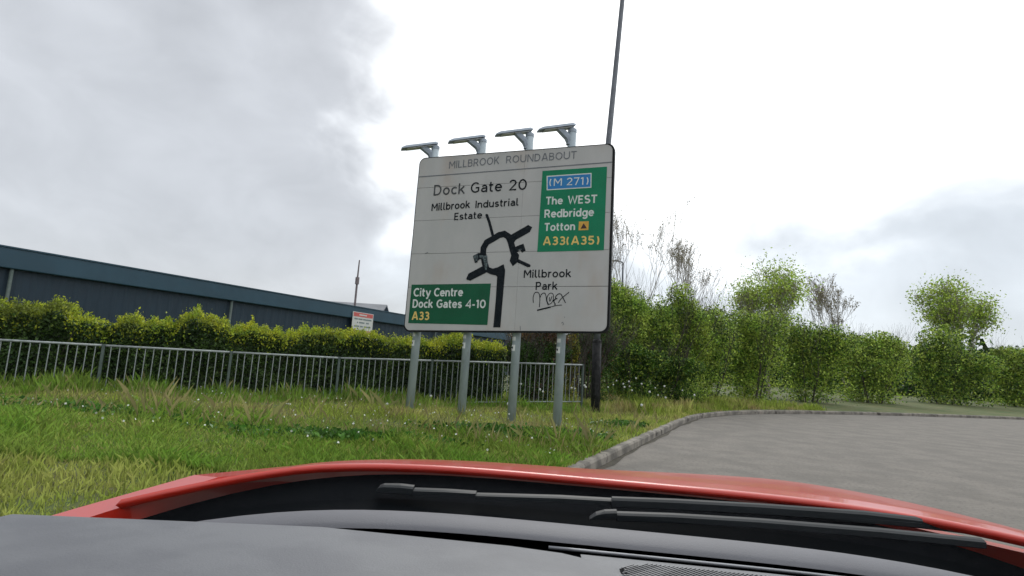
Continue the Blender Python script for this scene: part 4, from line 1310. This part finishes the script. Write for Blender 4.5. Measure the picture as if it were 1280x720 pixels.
barpx('blade_cover', [(517.2, 611.5, 1.27), (560, 613.2, 1.265), (595, 615.6, 1.26)], 0, [.014, .011, .007], .018, M_arm, w1)
barpx('blade', [(595.2, 617.8, 1.265), (700, 620.8, 1.26), (765, 624.5, 1.255), (860, 631, 1.25), (1000, 640, 1.24), (1150, 652, 1.21)], 0, .012, .016, M_arm, w1)
barpx('arm', [(765, 622.3, 1.245), (843, 625.2, 1.24), (950, 631, 1.235), (1080, 640, 1.225), (1210, 655, 1.20)], 0, .02, .012, M_arm, w1)
w2 = bpy.data.objects.new('wiper', None); C.objects.link(w2); w2.parent = car
barpx('blade', [(737, 647.5, 1.19), (745, 642, 1.19), (756, 639, 1.19), (771, 638.6, 1.19)], 0, [.004, .012, .016, .016], .014, M_arm, w2)
barpx('arm', [(771.3, 641.2, 1.19), (843, 643.6, 1.18), (950, 650, 1.17), (1100, 662, 1.15), (1230, 675, 1.12)], 0, .016, .014, M_arm, w2)
# body: wings, doors, pillars, roof
for sx in (-1, 1):
    mb = MB()
    x = CX + sx * .92
    pr_ = [(-.9, .25), (1.0, .25), (1.0, .55), (1.15, .7), (1.6, .72), (1.95, .66), (2.1, .3), (2.5, .3), (2.56, .58), (2.4, .76), (2.05, .84), (1.35, .93), (1.0, .935), (.6, .935), (-.9, .935)]
    mb.prism([(p_[0], p_[1]) for p_ in pr_], (x, 0, 0), (0, 1, 0), (0, 0, 1), (sx * 1.0, 0, 0), .0, .06)
    mb.build('body_side', M_red, car, bevel=0)
    mb = MB()
    p0 = Vector((CX + sx * .93, .68, .90)); p1_ = Vector((CX + sx * .78, .24, 1.60)); p2_ = Vector((CX + sx * .76, -.9, 1.63))
    mb.tube([p0, p0.lerp(p1_, .5) + Vector((0, .02, .02)), p1_], .035, 10); mb.build('windscreen_pillar', M_plastic, car, True)
    mb = MB(); mb.tube([p1_, p2_], .035, 10); mb.tube([p2_, (CX + sx * .84, -.95, .88)], .05, 10); mb.build('roof_rail', M_plastic, car, True)
    for wy in (1.72,):
        mb = MB(); mb.tube([(CX + sx * .70, wy, .33), (CX + sx * .90, wy, .33)], .33, 28); w_o = mb.build('wheel', M_tyre, car)
        mb = MB(); mb.tube([(CX + sx * .895, wy, .33), (CX + sx * .91, wy, .33)], .21, 20); mb.build('rim', M_rim, w_o)
def roof(x, s_):
    y = .33 - 1.3 * s_
    return (x + CX, y, 1.605 + .05 * math.sin(math.pi * min(s_ + .2, 1)) - .04 * (x / .66) ** 2)
grid((-.72, .72), (0, 1), 12, 8, roof).build('roof', M_lining, car, True)
mb = MB(); mb.box((CX - .86, .25, .3), (CX + .86, .32, .93)); mb.build('dashboard_fascia', M_plastic, car)
